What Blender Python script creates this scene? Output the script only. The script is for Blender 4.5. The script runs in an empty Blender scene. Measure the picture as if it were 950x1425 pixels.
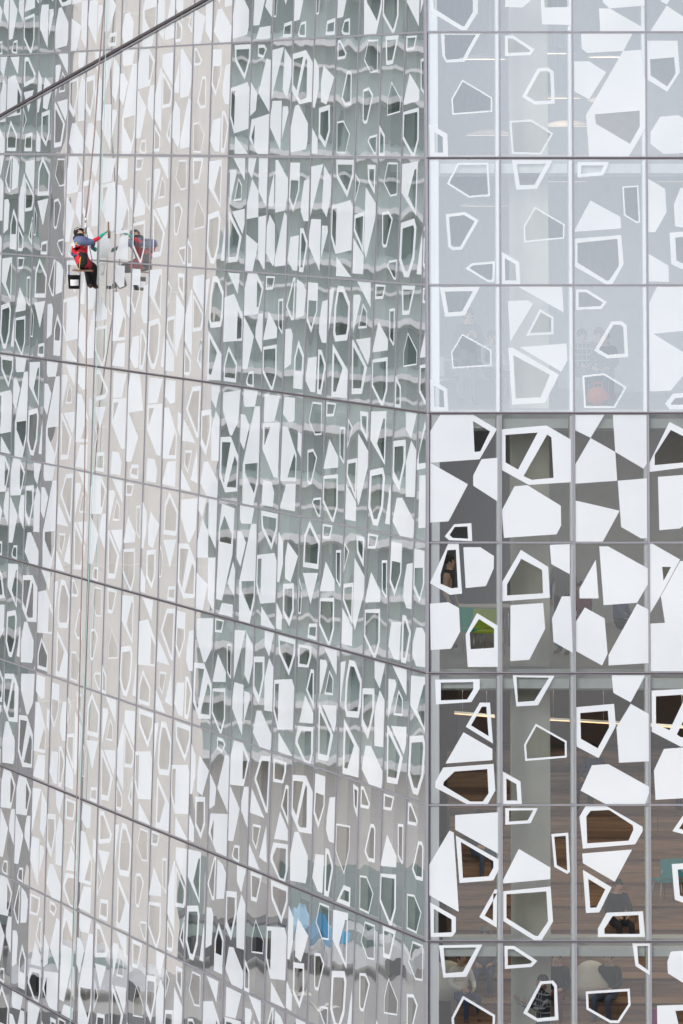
import bpy, bmesh, math, random
from mathutils import Vector, Matrix
from mathutils.geometry import delaunay_2d_cdt

random.seed(7)
R = math.radians
scene = bpy.context.scene
COL = scene.collection

# ------------------------------------------------------------------ camera, sky, sun, exposure
CAMZ = 24.0
F = 7857.0                       # focal length in photo pixels (950 wide)
cam_d = bpy.data.cameras.new('camera')
cam = bpy.data.objects.new('camera', cam_d)
COL.objects.link(cam)
cam.location = (0, 0, CAMZ)
cam.rotation_euler = (R(90), 0, 0)
cam_d.sensor_fit = 'HORIZONTAL'
cam_d.sensor_width = 36.0
cam_d.lens = F / 950.0 * 36.0
cam_d.shift_y = -(712.5 - 195.0) / 950.0
cam_d.clip_start = 1.0
cam_d.clip_end = 3000.0
scene.camera = cam

SUN_EL, SUN_ROT = R(33), R(213)
world = bpy.data.worlds.new('World')
scene.world = world
world.use_nodes = True
wn, wl = world.node_tree.nodes, world.node_tree.links
wn.clear()
sky = wn.new('ShaderNodeTexSky')
sky.sky_type = 'NISHITA'
sky.sun_disc = False
sky.sun_elevation = SUN_EL
sky.sun_rotation = SUN_ROT
sky.dust_density = 1.2
sky.air_density = 1.0
hsv = wn.new('ShaderNodeHueSaturation')
hsv.inputs['Saturation'].default_value = 0.37
bg = wn.new('ShaderNodeBackground')
bg.inputs['Strength'].default_value = 0.14
wo = wn.new('ShaderNodeOutputWorld')
wl.new(sky.outputs[0], hsv.inputs['Color'])
wl.new(hsv.outputs[0], bg.inputs[0])
wl.new(bg.outputs[0], wo.inputs[0])

sun_d = bpy.data.lights.new('sun', 'SUN')
sun = bpy.data.objects.new('sun', sun_d)
COL.objects.link(sun)
sun_d.energy = 0.8
sun_d.angle = R(20)
sun_d.color = (1.0, 0.99, 0.975)
# the sky's sun stands at azimuth SUN_ROT (clockwise from +Y)
sdir = Vector((math.sin(SUN_ROT) * math.cos(SUN_EL), math.cos(SUN_ROT) * math.cos(SUN_EL), math.sin(SUN_EL)))
sun.rotation_euler = sdir.to_track_quat('Z', 'Y').to_euler()

vs = scene.view_settings
vs.view_transform = 'Standard'
vs.look = 'None'
vs.exposure = 0.82
vs.gamma = 1.0
cy = scene.cycles
cy.use_denoising = True
cy.max_bounces = 10
cy.diffuse_bounces = 4
cy.glossy_bounces = 5
cy.transparent_max_bounces = 24
cy.sample_clamp_indirect = 6.0
cy.caustics_reflective = False
cy.caustics_refractive = False

# ------------------------------------------------------------------ materials
MATS = {}


def new_mat(name):
    m = bpy.data.materials.new(name)
    m.use_nodes = True
    m.node_tree.nodes.clear()
    MATS[name] = m
    return m, m.node_tree.nodes, m.node_tree.links


def out(n, l, sock):
    o = n.new('ShaderNodeOutputMaterial')
    l.new(sock, o.inputs['Surface'])


def math_node(n, l, op, a, b=None):
    k = n.new('ShaderNodeMath')
    k.operation = op
    for i, v in enumerate((a, b)):
        if v is None:
            continue
        if isinstance(v, (int, float)):
            k.inputs[i].default_value = v
        else:
            l.new(v, k.inputs[i])
    return k.outputs[0]


def plain(name, col, rough=0.6, metal=0.0, var=0.12, scale=6.0, bump=0.0, spec=0.3):
    """painted / cast surface with a little uneven tone"""
    m, n, l = new_mat(name)
    p = n.new('ShaderNodeBsdfPrincipled')
    p.inputs['Roughness'].default_value = rough
    p.inputs['Metallic'].default_value = metal
    p.inputs['Specular IOR Level'].default_value = spec
    tc = n.new('ShaderNodeTexCoord')
    nz = n.new('ShaderNodeTexNoise')
    nz.inputs['Scale'].default_value = scale
    nz.inputs['Detail'].default_value = 5.0
    l.new(tc.outputs['Object'], nz.inputs['Vector'])
    mx = n.new('ShaderNodeMix')
    mx.data_type = 'RGBA'
    mx.inputs[6].default_value = tuple(c * (1 - var) for c in col) + (1,)
    mx.inputs[7].default_value = tuple(min(1, c * (1 + var)) for c in col) + (1,)
    l.new(nz.outputs[0], mx.inputs[0])
    l.new(mx.outputs[2], p.inputs['Base Color'])
    if bump:
        b = n.new('ShaderNodeBump')
        b.inputs['Strength'].default_value = bump
        b.inputs['Distance'].default_value = 0.02
        l.new(nz.outputs[0], b.inputs['Height'])
        l.new(b.outputs[0], p.inputs['Normal'])
    out(n, l, p.outputs[0])
    return m


def emit(name, col, s):
    m, n, l = new_mat(name)
    e = n.new('ShaderNodeEmission')
    e.inputs[0].default_value = col + (1,)
    e.inputs[1].default_value = s
    out(n, l, e.outputs[0])


def streaky(name, col, var, scale, rough=0.7, bands=None):
    """concrete: cloudy tone, vertical run marks and faint formwork lifts"""
    m, n, l = new_mat(name)
    p = n.new('ShaderNodeBsdfPrincipled')
    p.inputs['Roughness'].default_value = rough
    p.inputs['Specular IOR Level'].default_value = 0.2
    tc = n.new('ShaderNodeTexCoord')
    mp = n.new('ShaderNodeMapping')
    mp.inputs['Scale'].default_value = scale
    l.new(tc.outputs['Object'], mp.inputs['Vector'])
    a = n.new('ShaderNodeTexNoise'); a.inputs['Scale'].default_value = 1.0; a.inputs['Detail'].default_value = 8; a.inputs['Roughness'].default_value = 0.65
    l.new(mp.outputs[0], a.inputs['Vector'])
    b = n.new('ShaderNodeTexNoise'); b.inputs['Scale'].default_value = 0.8; b.inputs['Detail'].default_value = 4
    l.new(tc.outputs['Object'], b.inputs['Vector'])
    s = math_node(n, l, 'ADD', a.outputs[0], b.outputs[0])
    s = math_node(n, l, 'MULTIPLY', s, 0.5)
    r = n.new('ShaderNodeValToRGB')
    r.color_ramp.elements[0].position = 0.3
    r.color_ramp.elements[1].position = 0.7
    r.color_ramp.elements[0].color = tuple(c * (1 - var) for c in col) + (1,)
    r.color_ramp.elements[1].color = tuple(min(1, c * (1 + var)) for c in col) + (1,)
    l.new(s, r.inputs[0])
    l.new(r.outputs[0], p.inputs['Base Color'])
    out(n, l, p.outputs[0])


def wood(name, col):
    m, n, l = new_mat(name)
    p = n.new('ShaderNodeBsdfPrincipled')
    p.inputs['Roughness'].default_value = 0.45
    tc = n.new('ShaderNodeTexCoord')
    mp = n.new('ShaderNodeMapping'); mp.inputs['Scale'].default_value = (0.5, 6, 9)
    l.new(tc.outputs['Object'], mp.inputs['Vector'])
    a = n.new('ShaderNodeTexNoise'); a.inputs['Scale'].default_value = 2.0; a.inputs['Detail'].default_value = 6; a.inputs['Distortion'].default_value = 0.6
    l.new(mp.outputs[0], a.inputs['Vector'])
    r = n.new('ShaderNodeValToRGB')
    r.color_ramp.elements[0].position = 0.3; r.color_ramp.elements[1].position = 0.72
    r.color_ramp.elements[0].color = tuple(c * 0.6 for c in col) + (1,)
    r.color_ramp.elements[1].color = tuple(c * 1.3 for c in col) + (1,)
    l.new(a.outputs[0], r.inputs[0])
    l.new(r.outputs[0], p.inputs['Base Color'])
    out(n, l, p.outputs[0])


def wavy_normal(n, l, amp):
    """heat-treated glass is never flat: each pane bows and ripples by about a milliradian"""
    tc = n.new('ShaderNodeTexCoord')
    sp = n.new('ShaderNodeSeparateXYZ')
    l.new(tc.outputs['Object'], sp.inputs[0])
    oi = n.new('ShaderNodeObjectInfo')
    cu = math_node(n, l, 'COSINE', math_node(n, l, 'MULTIPLY', sp.outputs[0], 2 * math.pi))
    ph = math_node(n, l, 'MULTIPLY', oi.outputs['Random'], 14.0)
    cv = math_node(n, l, 'SINE', math_node(n, l, 'ADD', math_node(n, l, 'MULTIPLY', sp.outputs[2], 5.2), ph))
    wn_ = n.new('ShaderNodeTexWhiteNoise'); wn_.noise_dimensions = '1D'
    l.new(math_node(n, l, 'MULTIPLY', oi.outputs['Random'], 91.7), wn_.inputs['W'])
    bow = math_node(n, l, 'MULTIPLY', cu, math_node(n, l, 'ADD', math_node(n, l, 'MULTIPLY', cv, 0.75), 0.2))
    bow = math_node(n, l, 'MULTIPLY', bow, math_node(n, l, 'ADD', math_node(n, l, 'MULTIPLY', wn_.outputs[0], 1.5), 0.15))
    nz = n.new('ShaderNodeTexNoise')
    nz.noise_dimensions = '4D'
    nz.inputs['Scale'].default_value = 2.2
    nz.inputs['Detail'].default_value = 1.0
    l.new(tc.outputs['Object'], nz.inputs['Vector'])
    l.new(math_node(n, l, 'MULTIPLY', oi.outputs['Random'], 37.0), nz.inputs['W'])
    rip = math_node(n, l, 'MULTIPLY', math_node(n, l, 'SUBTRACT', nz.outputs[0], 0.5), 3.0)
    set_ = math_node(n, l, 'MULTIPLY', math_node(n, l, 'SUBTRACT', oi.outputs['Random'], 0.5), 1.2)   # each pane is set a touch out of true
    tilt = math_node(n, l, 'MULTIPLY', math_node(n, l, 'ADD', math_node(n, l, 'ADD', bow, rip), set_), amp)
    cx = n.new('ShaderNodeCombineXYZ')
    l.new(tilt, cx.inputs[2])
    nx_ = n.new('ShaderNodeTexNoise'); nx_.noise_dimensions = '4D'; nx_.inputs['Scale'].default_value = 1.7; nx_.inputs['Detail'].default_value = 1.0
    l.new(tc.outputs['Object'], nx_.inputs['Vector'])
    l.new(math_node(n, l, 'MULTIPLY', oi.outputs['Random'], 63.0), nx_.inputs['W'])
    tx = math_node(n, l, 'ADD', math_node(n, l, 'MULTIPLY', math_node(n, l, 'SUBTRACT', nx_.outputs[0], 0.5), 9.0), math_node(n, l, 'MULTIPLY', math_node(n, l, 'SUBTRACT', wn_.outputs[0], 0.5), 2.5))
    l.new(math_node(n, l, 'MULTIPLY', tx, amp), cx.inputs[0])
    vt = n.new('ShaderNodeVectorTransform')
    vt.vector_type = 'VECTOR'
    vt.convert_from = 'OBJECT'
    vt.convert_to = 'WORLD'
    l.new(cx.outputs[0], vt.inputs[0])
    g = n.new('ShaderNodeNewGeometry')
    ad = n.new('ShaderNodeVectorMath'); ad.operation = 'ADD'
    l.new(g.outputs['Normal'], ad.inputs[0])
    l.new(vt.outputs[0], ad.inputs[1])
    nm = n.new('ShaderNodeVectorMath'); nm.operation = 'NORMALIZE'
    l.new(ad.outputs[0], nm.inputs[0])
    return nm.outputs[0]


def glass_mats():
    for name, veil in (('glass_clear', 0.0), ('glass_veil', 0.15), ('glass_edge', 0.55), ('glass_veil_dense', 0.34), ('glass_frit', 1.0)):
        m, n, l = new_mat(name)
        nor = wavy_normal(n, l, 0.0011)
        fr = n.new('ShaderNodeFresnel'); fr.inputs['IOR'].default_value = 1.5
        l.new(nor, fr.inputs['Normal'])
        gl = n.new('ShaderNodeBsdfGlossy'); gl.inputs['Roughness'].default_value = 0.0
        gl.inputs['Color'].default_value = (0.94, 0.96, 1.0, 1)
        l.new(nor, gl.inputs['Normal'])
        tr = n.new('ShaderNodeBsdfTransparent'); tr.inputs[0].default_value = (0.94, 0.975, 0.955, 1)
        df = n.new('ShaderNodeBsdfDiffuse'); df.inputs[0].default_value = (0.82, 0.85, 0.90, 1)
        tl = n.new('ShaderNodeBsdfTranslucent'); tl.inputs[0].default_value = (0.80, 0.81, 0.82, 1)
        dt = n.new('ShaderNodeMixShader'); dt.inputs[0].default_value = 0.25
        g_ = n.new('ShaderNodeNewGeometry'); fz = n.new('ShaderNodeTexNoise'); fz.inputs['Scale'].default_value = 0.7; fz.inputs['Detail'].default_value = 6.0
        l.new(g_.outputs['Position'], fz.inputs['Vector'])
        fm = n.new('ShaderNodeMix'); fm.data_type = 'RGBA'
        fm.inputs[6].default_value = (0.68, 0.715, 0.75, 1); fm.inputs[7].default_value = (0.88, 0.905, 0.935, 1)
        l.new(fz.outputs[0], fm.inputs[0]); l.new(fm.outputs[2], df.inputs[0])
        l.new(df.outputs[0], dt.inputs[1]); l.new(tl.outputs[0], dt.inputs[2])
        if veil < 1.0:
            fac = math_node(n, l, 'ADD', math_node(n, l, 'MULTIPLY', fr.outputs[0], 2.3), 0.14)
            base = tr.outputs[0]
            if veil:
                vm = n.new('ShaderNodeMixShader'); vm.inputs[0].default_value = veil
                l.new(tr.outputs[0], vm.inputs[1]); l.new(dt.outputs[0], vm.inputs[2])
                base = vm.outputs[0]
        else:
            fac = math_node(n, l, 'MULTIPLY', fr.outputs[0], 0.45)
            base = dt.outputs[0]
        mx = n.new('ShaderNodeMixShader')
        l.new(fac, mx.inputs[0]); l.new(base, mx.inputs[1]); l.new(gl.outputs[0], mx.inputs[2])
        out(n, l, mx.outputs[0])


glass_mats()
plain('aluminium', (0.30, 0.29, 0.32), 0.45, 0.3)
plain('dark_cap', (0.075, 0.06, 0.065), 0.5)
plain('fin_paint', (0.88, 0.92, 0.90), 0.5)
plain('slab_white', (0.62, 0.63, 0.62), 0.7)
plain('ceiling_grey', (0.42, 0.43, 0.46), 0.8)
plain('ceiling_black', (0.03, 0.028, 0.028), 0.8)
plain('floor_grey', (0.30, 0.30, 0.31), 0.5)
plain('wall_pale', (0.50, 0.51, 0.54), 0.8)
plain('wall_brown', (0.22, 0.14, 0.10), 0.7)
plain('blind_white', (0.88, 0.90, 0.89), 0.6)
streaky('concrete', (0.78, 0.735, 0.68), 0.16, (0.9, 0.9, 0.18))
streaky('concrete_column', (0.66, 0.63, 0.56), 0.18, (2, 2, 0.4))
wood('wood', (0.34, 0.215, 0.14))
wood('wood_edge', (0.16, 0.09, 0.06))
emit('lamp_warm', (1.0, 0.66, 0.36), 1.3)
emit('lamp_disc', (1.0, 0.72, 0.45), 1.6)
plain('lamp_shell', (0.7, 0.7, 0.7), 0.5)
for nm_, c_ in (('skin', (0.55, 0.36, 0.27)), ('skin_dark', (0.22, 0.13, 0.09)), ('hair_dark', (0.02, 0.015, 0.012)), ('cloth_black', (0.018, 0.018, 0.02)),
                ('cloth_navy', (0.05, 0.075, 0.16)), ('cloth_red', (0.62, 0.03, 0.045)), ('cloth_slate', (0.13, 0.16, 0.27)),
                ('cloth_grey', (0.16, 0.16, 0.17)), ('cloth_white', (0.7, 0.7, 0.7)), ('cloth_green', (0.02, 0.42, 0.30)),
                ('cloth_maroon', (0.16, 0.03, 0.04)), ('cloth_denim', (0.07, 0.10, 0.17)), ('cloth_brown', (0.12, 0.06, 0.04)),
                ('plastic_black', (0.012, 0.012, 0.013)), ('paper', (0.75, 0.74, 0.76)), ('plastic_blue', (0.04, 0.2, 0.6)),
                ('strap_yellow', (0.75, 0.5, 0.05)), ('rope_brown', (0.32, 0.24, 0.23)), ('rope_teal', (0.42, 0.62, 0.57)),
                ('board_brown', (0.22, 0.13, 0.09)), ('chair_green', (0.42, 0.55, 0.03)), ('chair_white', (0.7, 0.7, 0.68)),
                ('chair_teal', (0.05, 0.30, 0.36)), ('chair_purple', (0.38, 0.05, 0.25)), ('bag_orange', (0.75, 0.16, 0.06)),
                ('table_top', (0.55, 0.56, 0.57)), ('canvas', (0.62, 0.6, 0.55))):
    plain(nm_, c_, 0.75, 0.0, 0.15, 14.0)
plain('steel', (0.5, 0.5, 0.52), 0.3, 0.9)
plain('asphalt', (0.055, 0.055, 0.057), 0.9, 0, 0.2, 3)
plain('pavement', (0.42, 0.39, 0.36), 0.9, 0, 0.12, 2)
plain('stone_beige', (0.66, 0.61, 0.565), 0.8, 0, 0.12, 0.7)
streaky('stair_concrete', (0.60, 0.555, 0.51), 0.16, (0.5, 0.5, 0.12))
plain('block_dark', (0.06, 0.055, 0.052), 0.8, 0, 0.2, 0.3)
plain('block_glass', (0.03, 0.035, 0.04), 0.2)
plain('tower_wall', (0.53, 0.62, 0.59), 0.7, 0, 0.1, 0.5)
plain('tower_glass', (0.26, 0.33, 0.31), 0.25)
plain('tower_band', (0.85, 0.84, 0.82), 0.7)
plain('leaf', (0.05, 0.09, 0.035), 0.7, 0, 0.4, 3)
plain('bark', (0.10, 0.075, 0.055), 0.9)
plain('awning_pale', (0.30, 0.48, 0.60), 0.7)
plain('awning_blue', (0.10, 0.33, 0.52), 0.7)
plain('car_white', (0.7, 0.7, 0.7), 0.3)
plain('car_dark', (0.03, 0.035, 0.05), 0.3)

# plaid: woven checks of the shirt
m, n, l = new_mat('plaid')
p = n.new('ShaderNodeBsdfPrincipled'); p.inputs['Roughness'].default_value = 0.9
tc = n.new('ShaderNodeTexCoord'); sp = n.new('ShaderNodeSeparateXYZ'); l.new(tc.outputs['Object'], sp.inputs[0])
sx = math_node(n, l, 'GREATER_THAN', math_node(n, l, 'FRACT', math_node(n, l, 'MULTIPLY', sp.outputs[0], 11.0)), 0.78)
sz = math_node(n, l, 'GREATER_THAN', math_node(n, l, 'FRACT', math_node(n, l, 'MULTIPLY', sp.outputs[2], 9.0)), 0.78)
mm = math_node(n, l, 'MAXIMUM', sx, sz)
mx = n.new('ShaderNodeMix'); mx.data_type = 'RGBA'
mx.inputs[6].default_value = (0.03, 0.032, 0.045, 1); mx.inputs[7].default_value = (0.42, 0.42, 0.45, 1)
l.new(mm, mx.inputs[0]); l.new(mx.outputs[2], p.inputs['Base Color']); out(n, l, p.outputs[0])


# ------------------------------------------------------------------ mesh helpers
def link(o, parent=None):
    COL.objects.link(o)
    if parent is not None:
        o.parent = parent
    return o


def tag(o, label=None, cat=None, group=None, kind=None):
    if label: o['label'] = label
    if cat: o['category'] = cat
    if group: o['group'] = group
    if kind: o['kind'] = kind
    return o


def empty(name, loc=(0, 0, 0), rz=0.0):
    o = bpy.data.objects.new(name, None)
    o.empty_display_size = 0.2
    o.location = loc
    o.rotation_euler = (0, 0, rz)
    return link(o)


def from_bm(name, bm, mat, parent=None, smooth=False):
    me = bpy.data.meshes.new(name)
    bmesh.ops.recalc_face_normals(bm, faces=bm.faces)
    bm.to_mesh(me)
    bm.free()
    for k in (mat if isinstance(mat, (list, tuple)) else [mat]):
        me.materials.append(MATS[k])
    if smooth:
        for pgn in me.polygons:
            pgn.use_smooth = True
    return link(bpy.data.objects.new(name, me), parent)


def bx(bm, c, s, M=None, mi=0):
    """box centre c, full size s, in frame M"""
    vs_ = []
    for dx in (-.5, .5):
        for dy in (-.5, .5):
            for dz in (-.5, .5):
                v = Vector((c[0] + dx * s[0], c[1] + dy * s[1], c[2] + dz * s[2]))
                vs_.append(bm.verts.new(M @ v if M else v))
    for q in ((0, 1, 3, 2), (4, 6, 7, 5), (0, 4, 5, 1), (2, 3, 7, 6), (0, 2, 6, 4), (1, 5, 7, 3)):
        f = bm.faces.new([vs_[i] for i in q])
        f.material_index = mi
    return vs_


def beam(bm, a, b, inward, width, depth, mi=0):
    """bar from a to b: `width` across, `depth` along `inward` (starts on the line a-b)"""
    a, b, inward = Vector(a), Vector(b), Vector(inward).normalized()
    d = (b - a).normalized()
    side = d.cross(inward).normalized() * (width / 2)
    q = [a - side, a + side, a + side + inward * depth, a - side + inward * depth]
    r = [b - side, b + side, b + side + inward * depth, b - side + inward * depth]
    q = [bm.verts.new(v) for v in q]; r = [bm.verts.new(v) for v in r]
    for fs in (q[::-1], r, *[[q[i], q[(i + 1) % 4], r[(i + 1) % 4], r[i]] for i in range(4)]):
        bm.faces.new(fs).material_index = mi


def tube(bm, pts, rad, seg=8, mi=0, closed_ends=True):
    pts = [Vector(q) for q in pts]
    if not isinstance(rad, (list, tuple)):
        rad = [rad] * len(pts)
    rings = []
    ref = None
    for i, q in enumerate(pts):
        d = (pts[min(i + 1, len(pts) - 1)] - pts[max(i - 1, 0)]).normalized()
        if ref is None:
            ref = d.orthogonal().normalized()
        x = (ref - d * ref.dot(d)).normalized()
        y = d.cross(x)
        ref = x
        rings.append([bm.verts.new(q + (x * math.cos(2 * math.pi * k / seg) + y * math.sin(2 * math.pi * k / seg)) * rad[i]) for k in range(seg)])
    for a, b in zip(rings, rings[1:]):
        for k in range(seg):
            f = bm.faces.new((a[k], a[(k + 1) % seg], b[(k + 1) % seg], b[k])); f.material_index = mi; f.smooth = True
    if closed_ends:
        bm.faces.new(rings[0][::-1]).material_index = mi
        bm.faces.new(rings[-1]).material_index = mi


def ellip(bm, c, r, mi=0, seg=12, M=None):
    ret = bmesh.ops.create_uvsphere(bm, u_segments=seg, v_segments=max(6, seg // 2 + 2), radius=1.0)
    mat = Matrix.Translation(c) @ (M or Matrix.Identity(4)) @ Matrix.Diagonal((r[0], r[1], r[2], 1))
    bmesh.ops.transform(bm, matrix=mat, verts=ret['verts'])
    for v in ret['verts']:
        for f in v.link_faces:
            f.material_index = mi
            f.smooth = True


# ------------------------------------------------------------------ geometry of the two faces
# right face: looks at the camera, leans back a little; a fold runs along the floor line at y = 575
# left face: runs back from the corner at 71.8 degrees and leans back too
D = 102.0
W = 1.35
A = R(71.8)
CA, SA = math.cos(A), math.sin(A)
XC = (593 - 475) / F * D
T1, TU, TL = 0.0316, 0.115, 0.090
ZF = -4.93                       # height of the fold, relative to eye level
U = Vector((-CA, SA, 0))         # along the left face, away from the corner


def depth_r(z):
    return D + TU * z if z > ZF else D + TU * ZF + TL * (z - ZF)


def PR(x, z, d=0.0):
    """point on the right face (d metres behind the glass)"""
    return Vector((x, depth_r(z) + d, CAMZ + z))


VL = Vector((SA * T1, CA * T1, 1.0))
NL = Vector((SA, CA, -T1)).normalized()     # inward


def PL(s, z, d=0.0):
    return Vector((XC, D, CAMZ)) + U * s + VL * z + NL * d


def s_corner(z):
    return (depth_r(z) - D - z * CA * T1) / SA


def x_corner(z):
    return XC - s_corner(z) * CA + z * SA * T1


def z_of(y):
    z = (195 - y) / F * D
    for _ in range(8):
        z = (195 - y) / F * depth_r(z)
    return z


LINES = [-480, -305, -130, 45, 220, 397, 575, 755, 937, 1120, 1310, 1502, 1696, 1890]
ZL = [z_of(y) for y in LINES]
ROW0 = 2                          # LINES index of the top of row "0"


def zrow(r):
    return ZL[ROW0 + r], ZL[ROW0 + r + 1]


# ------------------------------------------------------------------ printed glass: panel designs
# ('S', poly) solid print; ('O', outer, inner or band width) printed band round clear glass; ('H', poly) clear opening in a solid
CB = {0: (58, 317), 1: (318, 575), 2: (576, 829), 3: (831, 1092)}
RB = {0: (-330, 107), 1: (110, 549), 2: (553, 993), 3: (20, 463), 4: (468, 908), 5: (42, 487), 6: (492, 950), 7: (55, 524), 8: (530, 1008)}
RT = {}


def rt(r, c, *shapes):
    (x0, x1), (y0, y1) = CB[c], RB[r]
    res = []
    for sh in shapes:
        conv = lambda pl: [((x - x0) / (x1 - x0), (y - y0) / (y1 - y0)) for x, y in pl]
        if sh[0] == 'O':
            res.append(('O', conv(sh[1]), conv(sh[2]) if isinstance(sh[2], list) else sh[2] / 193.0))
        else:
            res.append((sh[0], conv(sh[1])))
    RT[(r, c)] = res


rt(0, 0, ('O', [(68, -60), (70, 35), (180, 100), (200, 100), (240, 40), (240, -60)], [(82, -45), (84, 25), (182, 85), (192, 88), (222, 38), (222, -45)]), ('S', [(90, -300), (260, -300), (250, -150), (120, -110)]))
rt(0, 1, ('S', [(338, 20), (400, 22), (425, 0), (425, -80), (338, -60)]), ('O', [(462, -40), (468, 80), (573, 82), (573, -60)], [(475, -20), (478, 22), (562, 20), (562, -40)]), ('S', [(340, -300), (500, -300), (460, -120)]))
rt(0, 2, ('S', [(680, 2), (705, 25), (829, 15), (829, -100), (720, -100)]), ('S', [(668, 25), (705, 25), (829, 97), (829, 107), (672, 107)]), ('S', [(580, -300), (700, -300), (640, -120)]))
rt(0, 3, ('S', [(845, 107), (905, 15), (950, 45), (1050, 107)]), ('S', [(885, 0), (905, 12), (920, -10), (960, -80), (880, -80)]))
rt(1, 0, ('O', [(107, 113), (250, 113), (192, 213), (127, 217), (113, 195)], [(120, 119), (232, 119), (185, 202), (128, 207), (122, 193)]), ('O', [(183, 276), (290, 338), (290, 388), (148, 399), (144, 343)], 4), ('O', [(65, 430), (130, 465), (132, 548), (68, 548)], 13))
rt(1, 1, ('O', [(337, 122), (367, 122), (441, 170), (428, 190), (337, 194)], 8), ('O', [(453, 236), (490, 234), (508, 248), (512, 360), (440, 363), (396, 336)], 9), ('O', [(352, 420), (428, 415), (507, 463), (463, 537), (360, 535)], 5))
rt(1, 2, ('S', [(606, 115), (783, 115), (752, 176), (627, 183), (608, 168)]), ('S', [(579, 212), (632, 212), (692, 250), (632, 345), (579, 315)]), ('S', [(750, 176), (812, 172), (829, 300), (829, 440), (765, 548), (632, 548), (622, 400)]), ('H', [(652, 397), (806, 384), (806, 440), (772, 500), (655, 430)]))
rt(1, 3, ('O', [(833, 140), (942, 140), (950, 250), (905, 318), (833, 275)], [(845, 205), (930, 198), (935, 255), (905, 300), (847, 262)]), ('S', [(880, 405), (945, 400), (1010, 440), (1000, 530), (890, 535), (845, 500), (845, 460)]))
rt(2, 0, ('O', [(165, 570), (275, 570), (281, 685), (205, 691), (126, 643)], 5), ('O', [(122, 748), (190, 740), (240, 768), (180, 870), (145, 872), (130, 860)], 8), ('O', [(215, 917), (298, 910), (296, 982), (270, 982), (192, 935)], 6))
rt(2, 1, ('O', [(360, 560), (505, 558), (448, 660), (375, 663)], 11), ('O', [(440, 722), (545, 783), (543, 832), (402, 845), (400, 790)], 4), ('O', [(320, 876), (384, 913), (388, 990), (322, 990)], 10))
rt(2, 2, ('O', [(592, 567), (700, 567), (680, 613), (592, 621)], 9), ('O', [(745, 652), (800, 648), (806, 775), (795, 780), (750, 752)], 4), ('S', [(635, 700), (738, 757), (740, 797), (577, 809)]), ('O', [(577, 833), (740, 820), (748, 920), (708, 992), (690, 992), (577, 927)], [(590, 847), (727, 833), (732, 925), (700, 975), (690, 978), (590, 915)]))
rt(2, 3, ('S', [(831, 622), (895, 660), (900, 740), (860, 810), (835, 810)]), ('S', [(950, 655), (925, 715), (930, 790), (1000, 800), (1080, 700)]), ('O', [(910, 812), (1040, 800), (1050, 900), (1000, 960), (915, 920)], 14), ('S', [(836, 885), (905, 925), (907, 982), (836, 980)]))
rt(3, 0, ('O', [(98, 28), (243, 25), (188, 125), (117, 130)], 11), ('O', [(178, 188), (285, 245), (284, 300), (143, 309), (138, 253)], 4), ('O', [(62, 345), (124, 378), (128, 456), (65, 456)], 10))
rt(3, 1, ('S', [(380, 25), (535, 25), (540, 115)]), ('S', [(344, 75), (415, 72), (432, 85), (352, 215)]), ('O', [(456, 103), (504, 130), (504, 190), (407, 195)], 6), ('S', [(385, 235), (550, 222), (552, 280), (530, 320)]), ('O', [(345, 237), (360, 237), (522, 330), (473, 427), (358, 434)], [(362, 262), (490, 330), (458, 408), (370, 412)]))
rt(3, 2, ('O', [(584, 35), (622, 35), (690, 78), (672, 102), (584, 106)], 7), ('O', [(705, 145), (740, 145), (757, 158), (762, 268), (690, 274), (645, 247)], 9), ('O', [(605, 333), (680, 325), (757, 373), (716, 445), (610, 445)], 5))
rt(3, 3, ('S', [(865, 25), (1000, 25), (1060, 170), (831, 190), (831, 90)]), ('S', [(831, 188), (850, 188), (1000, 280), (910, 385), (831, 388)]), ('O', [(918, 395), (1020, 390), (1020, 450), (905, 450), (890, 430)], 12))
rt(4, 0, ('S', [(100, 472), (215, 472), (303, 522), (240, 625), (62, 637), (62, 530)]), ('H', [(217, 495), (278, 530), (243, 598), (222, 600)]), ('S', [(62, 637), (198, 710), (128, 836), (62, 840)]), ('S', [(247, 625), (304, 620), (304, 768), (217, 715), (217, 680)]), ('O', [(148, 846), (210, 842), (213, 903), (130, 900), (114, 887)], [(150, 855), (196, 853), (198, 895), (142, 892), (132, 882)]))
rt(4, 1, ('S', [(318, 523), (478, 510), (563, 558), (563, 703), (415, 712), (318, 660)]), ('H', [(334, 542), (447, 534), (378, 660), (334, 636)]), ('H', [(480, 541), (495, 550), (502, 688), (425, 695), (397, 682)]), ('S', [(365, 717), (410, 713), (527, 783), (528, 850), (512, 880), (328, 892), (320, 800)]))
rt(4, 2, ('S', [(577, 470), (680, 472), (632, 552), (577, 525)]), ('S', [(632, 553), (716, 600), (722, 698), (575, 708), (575, 650)]), ('S', [(708, 470), (823, 470), (823, 640), (812, 657), (716, 600)]), ('S', [(724, 698), (823, 690), (823, 893), (803, 894), (735, 855)]), ('S', [(574, 764), (730, 800), (672, 905), (574, 905)]))
rt(4, 3, ('O', [(905, 498), (1000, 545), (1060, 640), (835, 668), (833, 640)], [(910, 525), (980, 560), (1020, 630), (853, 645), (853, 610)]), ('S', [(864, 685), (1060, 670), (1060, 780), (940, 860), (868, 866)]))
rt(5, 0, ('O', [(130, 42), (165, 42), (177, 216), (135, 220), (62, 180)], [(125, 68), (155, 66), (162, 195), (140, 198), (100, 182), (100, 150)]), ('S', [(182, 58), (243, 58), (291, 88), (290, 130), (262, 190), (190, 197)]), ('S', [(62, 250), (128, 245), (166, 265), (170, 345), (137, 403), (65, 408)]), ('O', [(230, 282), (304, 325), (304, 465), (197, 465), (189, 355)], [(237, 302), (291, 335), (291, 400), (207, 405), (204, 350)]))
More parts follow.
